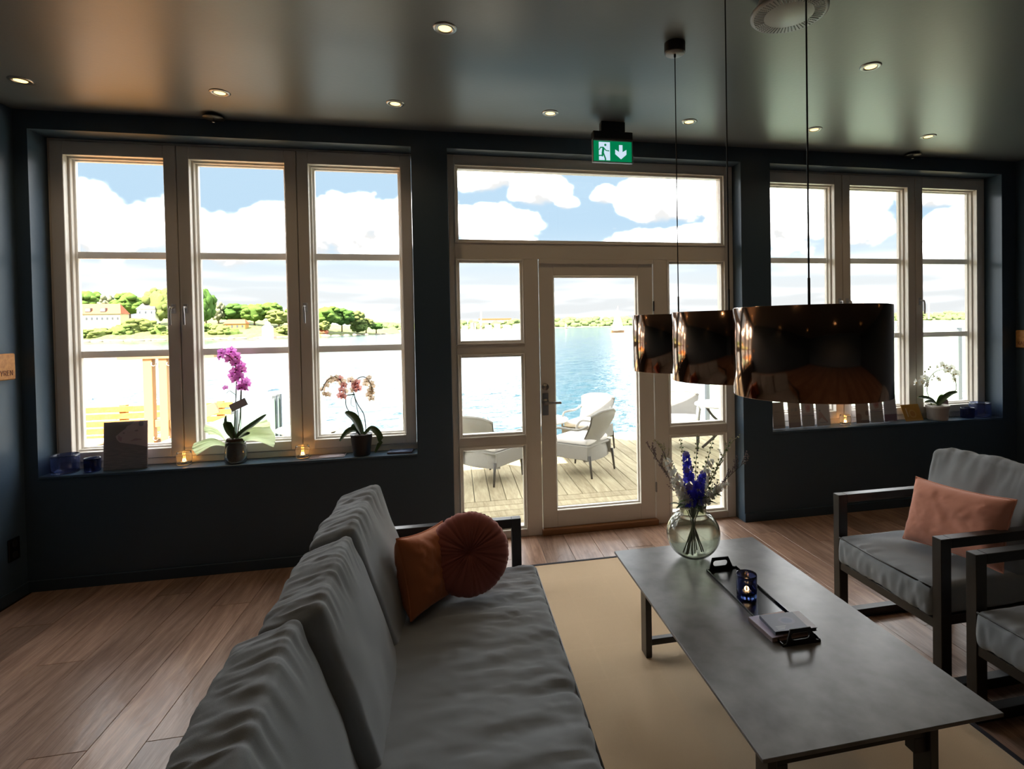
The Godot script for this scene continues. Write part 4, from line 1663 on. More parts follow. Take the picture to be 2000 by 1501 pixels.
func portrait_picture() -> Image:
	var im := Image.create(150, 188, false, Image.FORMAT_RGB8)
	im.fill(c8(135, 121, 122))
	var n := fold_noise(5)
	poly(im, [Vector2(0, 0), Vector2(0.68, 0), Vector2(0.5, 0.14), Vector2(0.26, 0.28), Vector2(0.2, 0.4), Vector2(0, 0.42)], c8(140, 129, 122))
	poly(im, [Vector2(0.27, 0.30), Vector2(0.36, 0.23), Vector2(0.53, 0.12), Vector2(0.70, 0.0), Vector2(1, 0), Vector2(1, 0.56), Vector2(0.80, 0.51), Vector2(0.45, 0.45), Vector2(0.36, 0.43), Vector2(0.30, 0.37)], c8(209, 187, 187))
	poly(im, [Vector2(0.60, 0.42), Vector2(0.72, 0.36), Vector2(0.88, 0.385), Vector2(0.88, 0.40)], c8(181, 152, 153))
	poly(im, [Vector2(0.33, 0.28), Vector2(0.42, 0.33), Vector2(0.40, 0.42), Vector2(0.32, 0.36)], c8(188, 154, 159))
	disc(im, 128, 9, 9, c8(149, 143, 150), 11)
	disc(im, 68, 44, 4, c8(160, 143, 149), 3)
	disc(im, 112, 37, 6, c8(160, 143, 149), 3)
	disc(im, 96, 24, 20, c8(217, 196, 196), 12)
	for y in im.get_height():
		for x in im.get_width():
			var v := n.get_noise_2d(x * 0.02, y * 0.16)
			var c := im.get_pixel(x, y)
			if y > 100 and c.r < 0.6:
				c = c.lerp(c8(154, 140, 139) if v > 0 else c8(119, 110, 112), absf(v))
			im.set_pixel(x, y, c)
	return im

func leaflet(label: String, x: float, z: float, w: float, h: float, kind: int) -> void:
	var t := thing("leaflet", label, "leaflet", Vector3(x, SY, z), deg_to_rad([4, 2, -2, 3, -3, 2, -4][kind]), "leaflets standing on the right window board")
	t.rotation.x = deg_to_rad(-6.0)
	var st := flat()
	bx(st, Vector3(0, h / 2 + 0.004, -0.0022), Vector3(w - 0.006, h - 0.006, 0.0012))
	obj("sheet", st, M.card, t)
	var im := Image.create(60, 112, false, Image.FORMAT_RGB8)
	var grey := c8(166, 160, 159)
	match kind:
		0:
			im.fill(c8(194, 173, 150))
			im.fill_rect(Rect2i(6, 40, 30, 2), c8(160, 138, 118))
			im.fill_rect(Rect2i(0, 96, 60, 10), c8(175, 152, 135))
		1:
			im.fill(c8(199, 181, 163))
			disc(im, 20, 40, 8, c8(181, 174, 161), 6)
			disc(im, 38, 40, 7, c8(174, 167, 157), 8)
			im.fill_rect(Rect2i(12, 64, 34, 2), c8(167, 153, 140))
			im.fill_rect(Rect2i(0, 92, 60, 20), c8(181, 159, 153))
		2:
			im.fill(c8(226, 220, 220))
			poly(im, [Vector2(0.30, 0.10), Vector2(0.62, 0.08), Vector2(0.74, 0.22), Vector2(0.70, 0.46), Vector2(0.42, 0.50), Vector2(0.28, 0.34)], c8(219, 180, 173))
			disc(im, 32, 36, 8, c8(208, 149, 140), 10)
			for k in 8:
				im.fill_rect(Rect2i(4 + (k * 17) % 20, 6 + k * 4, 6, 2), c8(174, 167, 181))
			im.fill_rect(Rect2i(6, 60, 40, 3), c8(181, 160, 160))
			im.fill_rect(Rect2i(0, 66, 60, 46), c8(206, 198, 191))
			im.fill_rect(Rect2i(0, 66, 60, 3), c8(160, 156, 161))
			for k in 6:
				im.fill_rect(Rect2i(6, 74 + k * 6, 44 - (k * 7) % 12, 1), grey)
		3:
			im.fill(c8(223, 215, 209))
			im.fill_rect(Rect2i(6, 6, 22, 2), grey)
			disc(im, 40, 14, 10, c8(213, 195, 195), 6)
			disc(im, 16, 50, 4, c8(146, 135, 131))
			poly(im, [Vector2(0.20, 0.50), Vector2(0.36, 0.50), Vector2(0.85, 0.86), Vector2(0.80, 0.90), Vector2(0.42, 0.70), Vector2(0.14, 0.80), Vector2(0.12, 0.74)], c8(201, 168, 154))
			im.fill_rect(Rect2i(14, 98, 36, 2), grey)
		4:
			im.fill(c8(201, 181, 159))
			im.fill_rect(Rect2i(34, 8, 18, 2), c8(153, 135, 118))
			im.fill_rect(Rect2i(10, 16, 30, 1), c8(167, 149, 132))
			disc(im, 12, 86, 14, c8(167, 135, 118), 16)
			disc(im, 52, 70, 9, c8(160, 132, 118), 10)
			im.fill_rect(Rect2i(0, 100, 60, 12), c8(153, 125, 111))
		5:
			im.fill(c8(215, 208, 213))
			im.fill_rect(Rect2i(22, 14, 20, 2), grey)
			for k in 5:
				im.fill_rect(Rect2i(10, 40 + k * 6, 40 - (k * 9) % 14, 1), grey)
			im.fill_rect(Rect2i(0, 82, 60, 30), c8(153, 97, 114))
			im.fill_rect(Rect2i(16, 108, 28, 3), c8(202, 174, 181))
		_:
			im.fill(c8(154, 115, 114))
			disc(im, 36, 40, 14, c8(181, 136, 129), 18)
			disc(im, 30, 60, 6, c8(213, 174, 160))
			im.fill_rect(Rect2i(0, 78, 60, 34), c8(181, 149, 122))
	var p := print_face(w - 0.006, h - 0.006, im)
	t.add_child(p, true)
	p.position = Vector3(0, h / 2 + 0.004, -0.0012)
	st = flat()
	bx(st, Vector3(0, h / 2 + 0.002, 0.0016), Vector3(w, h, 0.0012))
	bx(st, Vector3(0, 0.0008, -0.02), Vector3(w, 0.0016, 0.045))
	obj("acrylic_stand", st, M.acrylic, t)

# ------------------------------------------------------------------ orchids
func orchid_flower(r: float) -> ArrayMesh:
	var st := soft()
	# three narrow sepals behind, two broad petals in front
	for k in 5:
		var broad := k == 1 or k == 4
		var a: float = [0.0, 1.25, 2.2, -2.2, -1.25][k]
		var b := Basis(Vector3.BACK, -a)
		var w := r * (1.05 if broad else 0.62)
		var l := r * (0.98 if broad else 0.95)
		var zo := 0.002 if broad else 0.0
		grid(st, 4, 5, func(u: float, v: float) -> Vector3:
			var s := sin(PI * pow(clampf(0.06 + 0.90 * v, 0.0, 1.0), 0.8 if broad else 1.0))
			return b * Vector3((u - 0.5) * w * s, l * (0.05 + 0.95 * v), zo - 0.16 * r * v * v + 0.25 * r * (u - 0.5) * (u - 0.5)))
	return made(st)

func orchid_lip(r: float) -> ArrayMesh:
	var st := soft()
	lathe(st, [Vector2(0, 0), Vector2(r * 0.16, r * 0.06), Vector2(r * 0.20, r * 0.16), Vector2(r * 0.10, r * 0.30), Vector2(0, r * 0.34)], 8)
	return made(st)

func strap_leaf(parent: Node3D, pts: Array, w: float, m: Material, roll := 48.0) -> void:
	var path := smooth_path(pts, 5)
	var st := soft()
	var n := path.size() - 1
	for side: float in [0.0, 1.0]:
		grid(st, 4, n, func(u: float, v: float) -> Vector3:
			var uu := u if side == 0.0 else 1.0 - u
			var k := clampi(roundi(v * n), 0, n)
			var d: Vector3 = (path[mini(k + 1, n)] - path[maxi(k - 1, 0)]).normalized()
			var sd := d.cross(Vector3.UP)
			if sd.length() < 0.2:
				sd = d.cross(Vector3.BACK)
			sd = sd.normalized().rotated(d, deg_to_rad(roll) * signf(d.x + 0.001))
			# leaves lie across the line of growth and are keeled
			var nrm := sd.cross(d).normalized()
			var s := pow(sin(PI * clampf(0.10 + 0.88 * v, 0.0, 1.0)), 0.6)
			return path[k] + sd * (uu - 0.5) * w * s + nrm * (absf(uu - 0.5) * w * 0.4 * s - side * 0.0015))
	obj("leaf", st, m, parent)

func orchid_heads(parent: Node3D, spots: Array, flower: ArrayMesh, lip: ArrayMesh, mats: Array, lipm: Material) -> void:
	for k in spots.size():
		var s: Array = spots[k]
		var yaw := deg_to_rad(rng.randf_range(-45, 45) + (s[4] if s.size() > 4 else 0.0))
		var pitch := deg_to_rad(rng.randf_range(-12, 22))
		var basis := Basis(Vector3.UP, yaw) * Basis(Vector3.RIGHT, pitch) * Basis(Vector3.BACK, rng.randf_range(-0.3, 0.3)) * Basis.from_scale(Vector3.ONE * s[3])
		var f := put("flower", flower, mats[k % mats.size()], parent, Vector3(s[0], s[1], s[2]), basis)
		put("lip", lip, lipm, f, Vector3(0, -0.004, 0.002), Basis(Vector3.RIGHT, deg_to_rad(110)))

func orchid_purple(at: Vector3) -> void:
	var t := thing("orchid", "purple moth orchid in a glass pot with pale green wrapping", "orchid", at, 0.0, "potted orchids")
	var st := soft()
	lathe(st, [Vector2(0.0, 0.0), Vector2(0.058, 0.0), Vector2(0.066, 0.012), Vector2(0.068, 0.06), Vector2(0.062, 0.13), Vector2(0.060, 0.15), Vector2(0.057, 0.15), Vector2(0.060, 0.10), Vector2(0.063, 0.05), Vector2(0.058, 0.010), Vector2(0.0, 0.008)], 36)
	obj("glass_pot", st, M.glass, t)
	st = soft()
	lathe(st, [Vector2(0.0, 0.010), Vector2(0.045, 0.010), Vector2(0.052, 0.05), Vector2(0.050, 0.10), Vector2(0.055, 0.16), Vector2(0.05, 0.168), Vector2(0.0, 0.16)], 28)
	obj("root_ball", st, M.soil, t)
	strap_leaf(t, [Vector3(0.0, 0.165, 0), Vector3(0.05, 0.205, 0.0), Vector3(0.13, 0.262, 0.01), Vector3(0.20, 0.318, 0.015)], 0.05, M.leaf)
	strap_leaf(t, [Vector3(-0.005, 0.165, 0), Vector3(-0.03, 0.21, 0.0), Vector3(-0.05, 0.27, -0.005), Vector3(-0.055, 0.322, -0.01)], 0.055, M.leaf)
	strap_leaf(t, [Vector3(0.01, 0.165, 0), Vector3(0.04, 0.18, 0.02), Vector3(0.075, 0.195, 0.03), Vector3(0.10, 0.20, 0.03)], 0.04, M.leaf)
	# two flower stalks with supports
	for p: Array in [[Vector3(-0.01, 0.165, 0), Vector3(0.0, 0.28, 0.005), Vector3(0.012, 0.42, 0.01), Vector3(0.018, 0.52, 0.01), Vector3(0.025, 0.62, 0.015), Vector3(-0.005, 0.71, 0.02), Vector3(-0.055, 0.745, 0.02)],
			[Vector3(0.01, 0.165, 0.0), Vector3(0.03, 0.30, -0.005), Vector3(0.04, 0.46, 0.0), Vector3(0.055, 0.56, 0.01), Vector3(0.05, 0.64, 0.01)]]:
		st = soft()
		tube(st, smooth_path(p, 6), 0.0032, 7)
		obj("stem", st, M.stem, t)
	st = soft()
	tube(st, [Vector3(0.03, 0.16, 0.0), Vector3(0.048, 0.52, 0.0)], 0.002, 6)
	tube(st, smooth_path([Vector3(0.012, 0.46, 0.01), Vector3(-0.02, 0.49, 0.015), Vector3(-0.04, 0.475, 0.015)], 5), 0.0016, 6)
	obj("support_stick", st, M.stem_green, t)
	var fl := orchid_flower(0.036)
	var lp := orchid_lip(0.036)
	var spots := []
	for s: Array in [[-0.075, 0.725], [-0.055, 0.752], [-0.03, 0.735], [-0.012, 0.758], [0.006, 0.72], [-0.012, 0.70], [0.03, 0.71], [0.022, 0.68], [0.0, 0.665], [0.05, 0.66], [0.035, 0.635], [0.06, 0.625], [0.012, 0.62], [-0.01, 0.59], [0.028, 0.595], [0.05, 0.585], [0.02, 0.565],
			[0.075, 0.55], [0.05, 0.535], [0.09, 0.535], [0.065, 0.515], [0.085, 0.505], [0.045, 0.51], [-0.045, 0.512]]:
		spots.append([s[0], s[1], rng.randf_range(-0.02, 0.045), 0.55 if s[0] == -0.045 else rng.randf_range(0.85, 1.1)])
	orchid_heads(t, spots, fl, lp, [M.petal_purple], M.lip)
	# pale wrapping paper flaring left and right
	for k: Array in [[[Vector3(-0.05, 0.15, 0.02), Vector3(-0.10, 0.21, 0.0), Vector3(-0.17, 0.235, 0.0)], 0.10], [[Vector3(-0.05, 0.13, 0.03), Vector3(-0.13, 0.155, 0.03), Vector3(-0.225, 0.115, 0.04)], 0.12], [[Vector3(0.03, 0.16, 0.02), Vector3(0.11, 0.19, 0.02), Vector3(0.235, 0.165, 0.03)], 0.20], [[Vector3(0.03, 0.14, -0.01), Vector3(0.10, 0.22, -0.02), Vector3(0.19, 0.245, -0.03)], 0.10]]:
		var path := smooth_path(k[0], 6)
		var w: float = k[1]
		var nn := fold_noise(int(w * 900) + int(path[-1].x * 100))
		st = soft()
		grid(st, 16, path.size() - 1, func(u: float, v: float) -> Vector3:
			var i := clampi(roundi(v * (path.size() - 1)), 0, path.size() - 1)
			var fan := lerpf(0.25, 1.0, v)
			var off := (u - 0.5) * w * fan
			var ruf := nn.get_noise_2d(u * 6.0, v * 1.5) * 0.022 * v
			return path[i] + Vector3(0, off * 0.75, off * 0.35 + ruf) + Vector3(0.02 * (1.0 - 4.0 * (u - 0.5) * (u - 0.5)) * v * signf(path[-1].x), 0, 0))
		obj("wrapping_paper", st, M.paper, t)
	st = flat()
	bx(st, Vector3(0.035, 0.395, 0.03), Vector3(0.12, 0.05, 0.0008), 0.0, Basis(Vector3.BACK, deg_to_rad(24)) * Basis(Vector3.UP, deg_to_rad(-12)))
	obj("gift_tag", st, M.card, t)

func orchid_cream(at: Vector3) -> void:
	var t := thing("orchid", "cream and rose orchid with two arching sprays in a black pot", "orchid", at, 0.0, "potted orchids")
	var st := soft()
	lathe(st, [Vector2(0.0, 0.0), Vector2(0.054, 0.0), Vector2(0.056, 0.004), Vector2(0.074, 0.146), Vector2(0.076, 0.150), Vector2(0.073, 0.152), Vector2(0.070, 0.146), Vector2(0.0, 0.135)], 36)
	obj("pot", st, M.pot_black, t)
	st = soft()
	lathe(st, [Vector2(0.070, 0.138), Vector2(0.03, 0.147), Vector2(0.0, 0.149)], 20)
	obj("soil", st, M.soil, t)
	strap_leaf(t, [Vector3(0.0, 0.145, 0), Vector3(-0.02, 0.20, 0.01), Vector3(-0.05, 0.27, 0.02), Vector3(-0.10, 0.312, 0.03)], 0.075, M.leaf)
	strap_leaf(t, [Vector3(-0.01, 0.145, 0.01), Vector3(-0.04, 0.185, 0.03), Vector3(-0.085, 0.175, 0.045), Vector3(-0.135, 0.115, 0.05)], 0.045, M.leaf)
	strap_leaf(t, [Vector3(0.02, 0.145, 0.01), Vector3(0.07, 0.185, 0.02), Vector3(0.115, 0.15, 0.03), Vector3(0.13, 0.09, 0.035), Vector3(0.095, 0.02, 0.04)], 0.045, M.leaf)
	strap_leaf(t, [Vector3(0.01, 0.145, -0.01), Vector3(-0.03, 0.18, -0.01), Vector3(-0.05, 0.20, -0.01), Vector3(-0.07, 0.205, -0.01)], 0.05, M.leaf)
	for p: Array in [[Vector3(0.0, 0.15, 0.0), Vector3(-0.03, 0.25, 0.0), Vector3(-0.08, 0.315, 0.0), Vector3(-0.098, 0.36, 0.0), Vector3(-0.10, 0.425, 0.0), Vector3(-0.11, 0.50, 0.01), Vector3(-0.16, 0.56, 0.015), Vector3(-0.215, 0.535, 0.02), Vector3(-0.25, 0.47, 0.02)],
			[Vector3(0.03, 0.15, 0.0), Vector3(0.028, 0.22, 0.0), Vector3(0.018, 0.29, 0.0), Vector3(-0.02, 0.36, 0.0), Vector3(-0.042, 0.425, 0.0), Vector3(-0.05, 0.50, 0.01), Vector3(0.0, 0.55, 0.01), Vector3(0.05, 0.54, 0.015), Vector3(0.08, 0.47, 0.02), Vector3(0.07, 0.41, 0.02)]]:
		st = soft()
		tube(st, smooth_path(p, 6), 0.003, 7)
		obj("stem", st, M.stem, t)
	st = soft()
	tube(st, [Vector3(0.01, 0.14, 0.0), Vector3(-0.045, 0.44, 0.0)], 0.0022, 6)
	tube(st, [Vector3(-0.098, 0.425, 0.0), Vector3(-0.038, 0.432, 0.0)], 0.004, 6)
	tube(st, smooth_path([Vector3(-0.045, 0.43, 0.0), Vector3(-0.06, 0.40, 0.01), Vector3(-0.062, 0.36, 0.01), Vector3(-0.04, 0.345, 0.01)], 5), 0.0014, 5)
	obj("support_stick", st, M.stem_green, t)
	var fl := orchid_flower(0.032)
	var lp := orchid_lip(0.032)
	var a := []
	for s: Array in [[-0.25, 0.475], [-0.232, 0.445], [-0.225, 0.50], [-0.21, 0.44], [-0.205, 0.53], [-0.185, 0.555], [-0.165, 0.54], [-0.15, 0.56], [0.045, 0.525], [0.06, 0.545], [0.075, 0.505], [0.08, 0.48], [0.07, 0.455], [0.082, 0.44], [0.06, 0.425], [0.075, 0.40], [0.035, 0.50]]:
		a.append([s[0], s[1], rng.randf_range(-0.01, 0.03), rng.randf_range(0.7, 1.0)])
	orchid_heads(t, a, fl, lp, [M.petal_cream], M.lip_pale)
	a = []
	for s: Array in [[-0.135, 0.545], [-0.12, 0.52], [-0.105, 0.50], [-0.12, 0.47], [-0.10, 0.455], [-0.13, 0.43], [-0.11, 0.42], [-0.06, 0.53], [-0.045, 0.51], [-0.03, 0.49], [-0.042, 0.465], [-0.02, 0.515], [-0.015, 0.47]]:
		a.append([s[0], s[1], rng.randf_range(-0.01, 0.03), rng.randf_range(0.8, 1.1)])
	orchid_heads(t, a, fl, lp, [M.petal_rose, M.petal_cream, M.petal_rose], M.lip)

func orchid_white(at: Vector3) -> void:
	var t := thing("orchid", "white orchid trained over a hoop in a white ceramic pot", "orchid", at, 0.0, "potted orchids")
	var st := soft()
	lathe(st, [Vector2(0.0, 0.0), Vector2(0.072, 0.0), Vector2(0.080, 0.008), Vector2(0.086, 0.10), Vector2(0.092, 0.102), Vector2(0.094, 0.13), Vector2(0.090, 0.132), Vector2(0.086, 0.128), Vector2(0.084, 0.112), Vector2(0.0, 0.11)], 40)
	obj("pot", st, M.pot_white, t)
	st = soft()
	lathe(st, [Vector2(0.085, 0.112), Vector2(0.04, 0.124), Vector2(0.0, 0.126)], 20)
	obj("soil", st, M.soil, t)
	strap_leaf(t, [Vector3(0.0, 0.125, 0), Vector3(-0.06, 0.17, 0.01), Vector3(-0.14, 0.20, 0.02), Vector3(-0.22, 0.21, 0.02)], 0.045, M.leaf)
	strap_leaf(t, [Vector3(0.0, 0.125, 0.01), Vector3(-0.06, 0.155, 0.03), Vector3(-0.12, 0.17, 0.04), Vector3(-0.18, 0.17, 0.045)], 0.035, M.leaf)
	strap_leaf(t, [Vector3(0.0, 0.125, 0), Vector3(0.05, 0.18, 0.005), Vector3(0.12, 0.225, 0.01), Vector3(0.20, 0.24, 0.01)], 0.045, M.leaf)
	strap_leaf(t, [Vector3(0.01, 0.125, -0.01), Vector3(0.03, 0.17, -0.01), Vector3(0.06, 0.20, -0.015), Vector3(0.11, 0.20, -0.02)], 0.04, M.leaf_light)
	var hoop := []
	for k in 25:
		var a := lerpf(-0.25, PI + 0.35, k / 24.0)
		hoop.append(Vector3(0.045 + 0.155 * cos(a), 0.275 + 0.165 * sin(a), 0.0))
	hoop[0] = Vector3(0.03, 0.13, 0.0)
	hoop[-1] = Vector3(-0.06, 0.13, 0.0)
	st = soft()
	tube(st, hoop, 0.0036, 7)
	obj("hoop_stem", st, M.stem_green, t)
	var fl := orchid_flower(0.042)
	var lp := orchid_lip(0.042)
	var list := []
	for s: Array in [[-0.22, 0.34, 0.9], [-0.19, 0.35, 0.7], [-0.165, 0.335, 0.9], [-0.14, 0.375, 0.9], [-0.115, 0.34, 0.85], [-0.09, 0.365, 0.8], [-0.04, 0.39, 0.8], [0.0, 0.37, 0.9], [0.02, 0.355, 0.8], [0.0, 0.47, 0.85], [0.035, 0.485, 1.0], [0.07, 0.465, 0.9], [0.09, 0.43, 0.9], [0.12, 0.45, 1.0], [0.155, 0.455, 0.95], [0.17, 0.405, 1.0], [0.14, 0.40, 0.9], [0.175, 0.36, 1.0], [0.19, 0.34, 0.8], [-0.13, 0.31, 0.8]]:
		list.append([s[0], s[1], rng.randf_range(-0.01, 0.03), s[2]])
	orchid_heads(t, list, fl, lp, [M.petal_white], M.lip_pale)
	st = soft()
	for b: Array in [[-0.10, 0.45], [-0.085, 0.47], [-0.14, 0.43]]:
		st.append_from(blob_mesh(0.008, 1.3), 0, Transform3D(Basis(), Vector3(b[0], b[1], 0.01)))
	var o := MeshInstance3D.new()
	o.name = "bud"
	o.mesh = st.commit()
	o.material_override = M.bud
	t.add_child(o, true)

# ------------------------------------------------------------------ deck outside
const DY := -0.05

func build_deck() -> void:
	var st: SurfaceTool
	var deck := structure("deck", Vector3.ZERO, "pale timber deck outside the glazed door", "deck")
	st = flat()
	span(st, -2.40, 10.2, -0.30, -0.079, -4.34, -8.05)
	obj("joists", st, M.black, deck)
	st = flat()
	bx(st, Vector3.ZERO, Vector3(0.1445, 0.028, 2.83), 0.003)
	var board := made(st)
	var x := -2.33
	var k := 0
	while x < 10.1:
		put("board", board, M.deck if (k * 7) % 3 else M.deck2, deck, Vector3(x, DY - 0.014, -6.665))
		x += 0.15
		k += 1
	st = flat()
	bx(st, Vector3.ZERO, Vector3(12.55, 0.028, 0.1445), 0.003)
	var long_board := made(st)
	for i in 6:
		put("border_board", long_board, M.deck2 if i % 2 else M.deck, deck, Vector3(3.87, DY - 0.014, -4.42 - 0.15 * i))
	st = flat()
	span(st, -2.42, 10.2, -0.30, DY - 0.002, -8.08, -8.11)
	obj("fascia", st, M.deck2, deck)
	# landing on the left, lower and in the sun
	var land := structure("landing", Vector3.ZERO, "sunlit timber landing left of the frosted railing", "deck")
	st = flat()
	span(st, -10.0, -2.43, -0.30, -0.082, -4.34, -9.9)
	obj("joists", st, M.black, land)
	st = flat()
	bx(st, Vector3.ZERO, Vector3(7.5, 0.028, 0.1445), 0.003)
	var lb := made(st)
	for i in 36:
		put("board", lb, M.pine, land, Vector3(-6.2, DY - 0.014, -4.45 - 0.15 * i))
	# frosted railing along the left edge of the deck
	glass_rail("frosted glass railing with dark posts along the left edge of the deck", [Vector3(-2.36, 0, -4.75), Vector3(-2.36, 0, -6.52), Vector3(-2.36, 0, -7.86), Vector3(-2.36, 0, -8.03)], 0.74)
	glass_rail("tall frosted wind screen with dark posts along the far deck edge", [Vector3(3.86, 0, -8.0), Vector3(5.53, 0, -8.0), Vector3(7.2, 0, -8.0), Vector3(8.62, 0, -8.0)], 1.44)
	# slatted fence and gate posts on the landing
	var f := thing("slat_fence", "orange horizontal slat fence beyond the left window", "fence", Vector3(-6.4, DY, -9.6))
	st = flat()
	bx(st, Vector3.ZERO, Vector3(5.8, 0.085, 0.022), 0.003)
	var slat := made(st)
	for i in 5:
		put("slat", slat, M.pine, f, Vector3(0, 0.07 + 0.108 * i, 0))
	for px: float in [-2.7, -1.35, 0.0, 1.35, 2.7]:
		st = flat()
		span(st, px - 0.045, px + 0.045, 0, 0.56, -0.03, -0.11, 0.003)
		obj("post", st, M.pine, f)
	var g := thing("gate_posts", "pair of tall timber gate posts with hooks by the landing", "gate", Vector3(-4.22, DY, -8.7))
	for s: Array in [[0.0, 0.115], [0.19, 0.105]]:
		st = flat()
		span(st, s[0] - s[1] / 2, s[0] + s[1] / 2, 0, 1.30, -0.05, 0.05, 0.004)
		obj("post", st, M.beam, g)
	st = flat()
	span(st, 0.05, 0.14, 0.34, 0.44, -0.03, 0.03, 0.003)
	span(st, -0.36, 0.85, 1.30, 1.345, -0.07, 0.07, 0.004)
	obj("cross_rail", st, M.beam, g)
	st = flat()
	bar(st, Vector3(0.24, 0.34, 0.0), Vector3(0.85, 0.58, 0.0), 0.05, 0.16, 0.004)
	obj("brace", st, M.beam, g)
	for hk: Vector3 in [Vector3(0.06, 1.22, 0.055), Vector3(0.25, 1.22, 0.055), Vector3(0.06, 0.18, 0.055), Vector3(0.25, 0.18, 0.055)]:
		st = soft()
		tube(st, smooth_path([hk + Vector3(0, 0.03, -0.01), hk + Vector3(0, 0, 0.01), hk + Vector3(0.03, -0.02, 0.02), hk + Vector3(0.06, 0.0, 0.02), hk + Vector3(0.065, 0.03, 0.02)], 4), 0.006, 6)
		obj("hook", st, M.steel, g)
	for b: Array in [[Vector3(-5.05, DY, -8.55), 0.62, "long grey cushion box on the landing, behind the small candle holder"], [Vector3(-4.03, DY, -8.95), 0.36, "small grey cushion box on the landing behind the gate posts"]]:
		var c := thing("cushion_box", b[2], "box", b[0], 0.0, "grey boxes on the landing")
		st = flat()
		bx(st, Vector3(0, 0.08, 0), Vector3(b[1], 0.16, 0.42), 0.012)
		obj("body", st, M.box_grey, c)
		st = flat()
		bx(st, Vector3(0, 0.185, 0), Vector3(b[1] + 0.03, 0.045, 0.45), 0.015)
		obj("lid", st, M.white, c)
	# furniture
	var proto := wicker_chair("wicker armchair seen from behind in the left sidelight", Vector3(0.35, DY, -6.05), atan2(-0.67, 0.74), M.wicker)
	var pale := wicker_chair("pale wicker armchair with a white seat facing left behind the door glass", Vector3(1.40, DY, -6.08), atan2(0.69, 0.72), M.wicker)
	copy_of(pale, "wicker_chair", "pale wicker armchair nearest the water, behind the one facing left", Vector3(1.70, DY, -7.05), deg_to_rad(138))
	copy_of(pale, "wicker_chair", "pale wicker armchair behind the cream orchid", Vector3(-1.42, DY, -6.45), deg_to_rad(-80))
	copy_of(pale, "wicker_chair", "pale wicker armchair half hidden at the far left of the door glass", Vector3(0.02, DY, -7.15), deg_to_rad(-140))
	copy_of(pale, "wicker_chair", "wicker armchair with a white seat in the right sidelight", Vector3(2.95, DY, -6.95), deg_to_rad(155))
	round_table("round white deck table between the wicker chairs", Vector3(0.98, DY, -6.95), 0.42, 0.47)
	round_table("round white deck table in the right sidelight", Vector3(3.42, DY, -6.55), 0.40, 0.62)
	round_table("round white deck table behind the purple orchid", Vector3(-1.72, DY, -7.1), 0.40, 0.49)

func glass_rail(label: String, pts: Array, top: float) -> void:
	var t := thing("glass_railing", label, "railing", Vector3(pts[0].x, DY, pts[0].z))
	var st: SurfaceTool
	for p: Vector3 in pts:
		st = flat()
		var q: Vector3 = p - pts[0]
		bx(st, q + Vector3(0, (top - DY) / 2 + 0.01, 0), Vector3(0.055, top - DY + 0.02, 0.055), 0.003)
		obj("post", st, M.post, t)
	for i in pts.size() - 1:
		var a: Vector3 = pts[i] - pts[0]
		var b: Vector3 = pts[i + 1] - pts[0]
		var d := (b - a).normalized()
		st = flat()
		bar(st, a + d * 0.03 + Vector3(0, (top - DY) / 2 + 0.03, 0), b - d * 0.03 + Vector3(0, (top - DY) / 2 + 0.03, 0), 0.012, top - DY - 0.10)
		obj("glass_panel", st, M.frosted, t)

func wicker_chair(label: String, at: Vector3, turn: float, m: Material) -> Node3D:
	var t := thing("wicker_chair", label, "chair", at, turn, "wicker armchairs on the deck")
	var st := soft()
	# back, flaring down to the legs; the chair faces -z
	for side: float in [0.0, 1.0]:
		grid(st, 16, 16, func(a: float, v: float) -> Vector3:
			var u := (a if side == 0.0 else 1.0 - a) * 2.0 - 1.0
			var y := lerpf(0.17, 0.715 - 0.05 * pow(absf(u), 3.0), v)
			var w := lerpf(0.255, 0.215, smoothstep(0.0, 0.55, v)) + 0.035 * smoothstep(0.55, 1.0, v)
			var z := 0.235 - 0.03 * smoothstep(0.0, 0.4, v) + 0.13 * smoothstep(0.35, 1.0, v) - 0.05 * u * u
			return Vector3(u * w, y, z - side * 0.02))
	obj("back", st, m, t)
	st = soft()
	var rim := []
	for k in 17:
		var u := k / 8.0 - 1.0
		rim.append(Vector3(u * 0.25, 0.715 - 0.05 * pow(absf(u), 3.0), 0.325 - 0.05 * u * u))
	tube(st, rim, 0.016, 8)
	obj("top_rail", st, m, t)
	st = flat()
	span(st, -0.245, 0.245, 0.20, 0.335, -0.275, -0.255, 0.004)
	span(st, -0.255, -0.235, 0.19, 0.345, -0.27, 0.22, 0.004)
	span(st, 0.235, 0.255, 0.19, 0.345, -0.27, 0.22, 0.004)
	span(st, -0.24, 0.24, 0.315, 0.335, -0.26, 0.21, 0.004)
	obj("seat_apron", st, m, t)
	for s: float in [-1.0, 1.0]:
		st = soft()
		tube(st, smooth_path([Vector3(s * 0.225, 0.56, 0.215), Vector3(s * 0.255, 0.515, 0.10), Vector3(s * 0.265, 0.52, -0.10), Vector3(s * 0.26, 0.51, -0.20), Vector3(s * 0.25, 0.43, -0.255), Vector3(s * 0.245, 0.30, -0.262)], 5), 0.014, 8)
		obj("arm", st, m, t)
	for s: Array in [[-0.24, 0.235, 0.03], [0.24, 0.235, 0.03], [-0.225, -0.25, -0.02], [0.225, -0.25, -0.02]]:
		st = soft()
		tube(st, [Vector3(s[0], 0.24, s[1]), Vector3(s[0] * 1.02, 0.0, s[1] + s[2])], [0.016, 0.011], 8)
		obj("leg", st, M.leg_grey, t)
	st = soft()
	soft_box(st, Vector3(0.46, 0.075, 0.46), 0.03, Vector3(0.01, 0.018, 0.01), 14, func(p: Vector3, d: Vector3) -> Vector3: return p)
	obj("seat_cushion", st, M.cushion_white, t, Vector3(0, 0.375, -0.035))
	return t

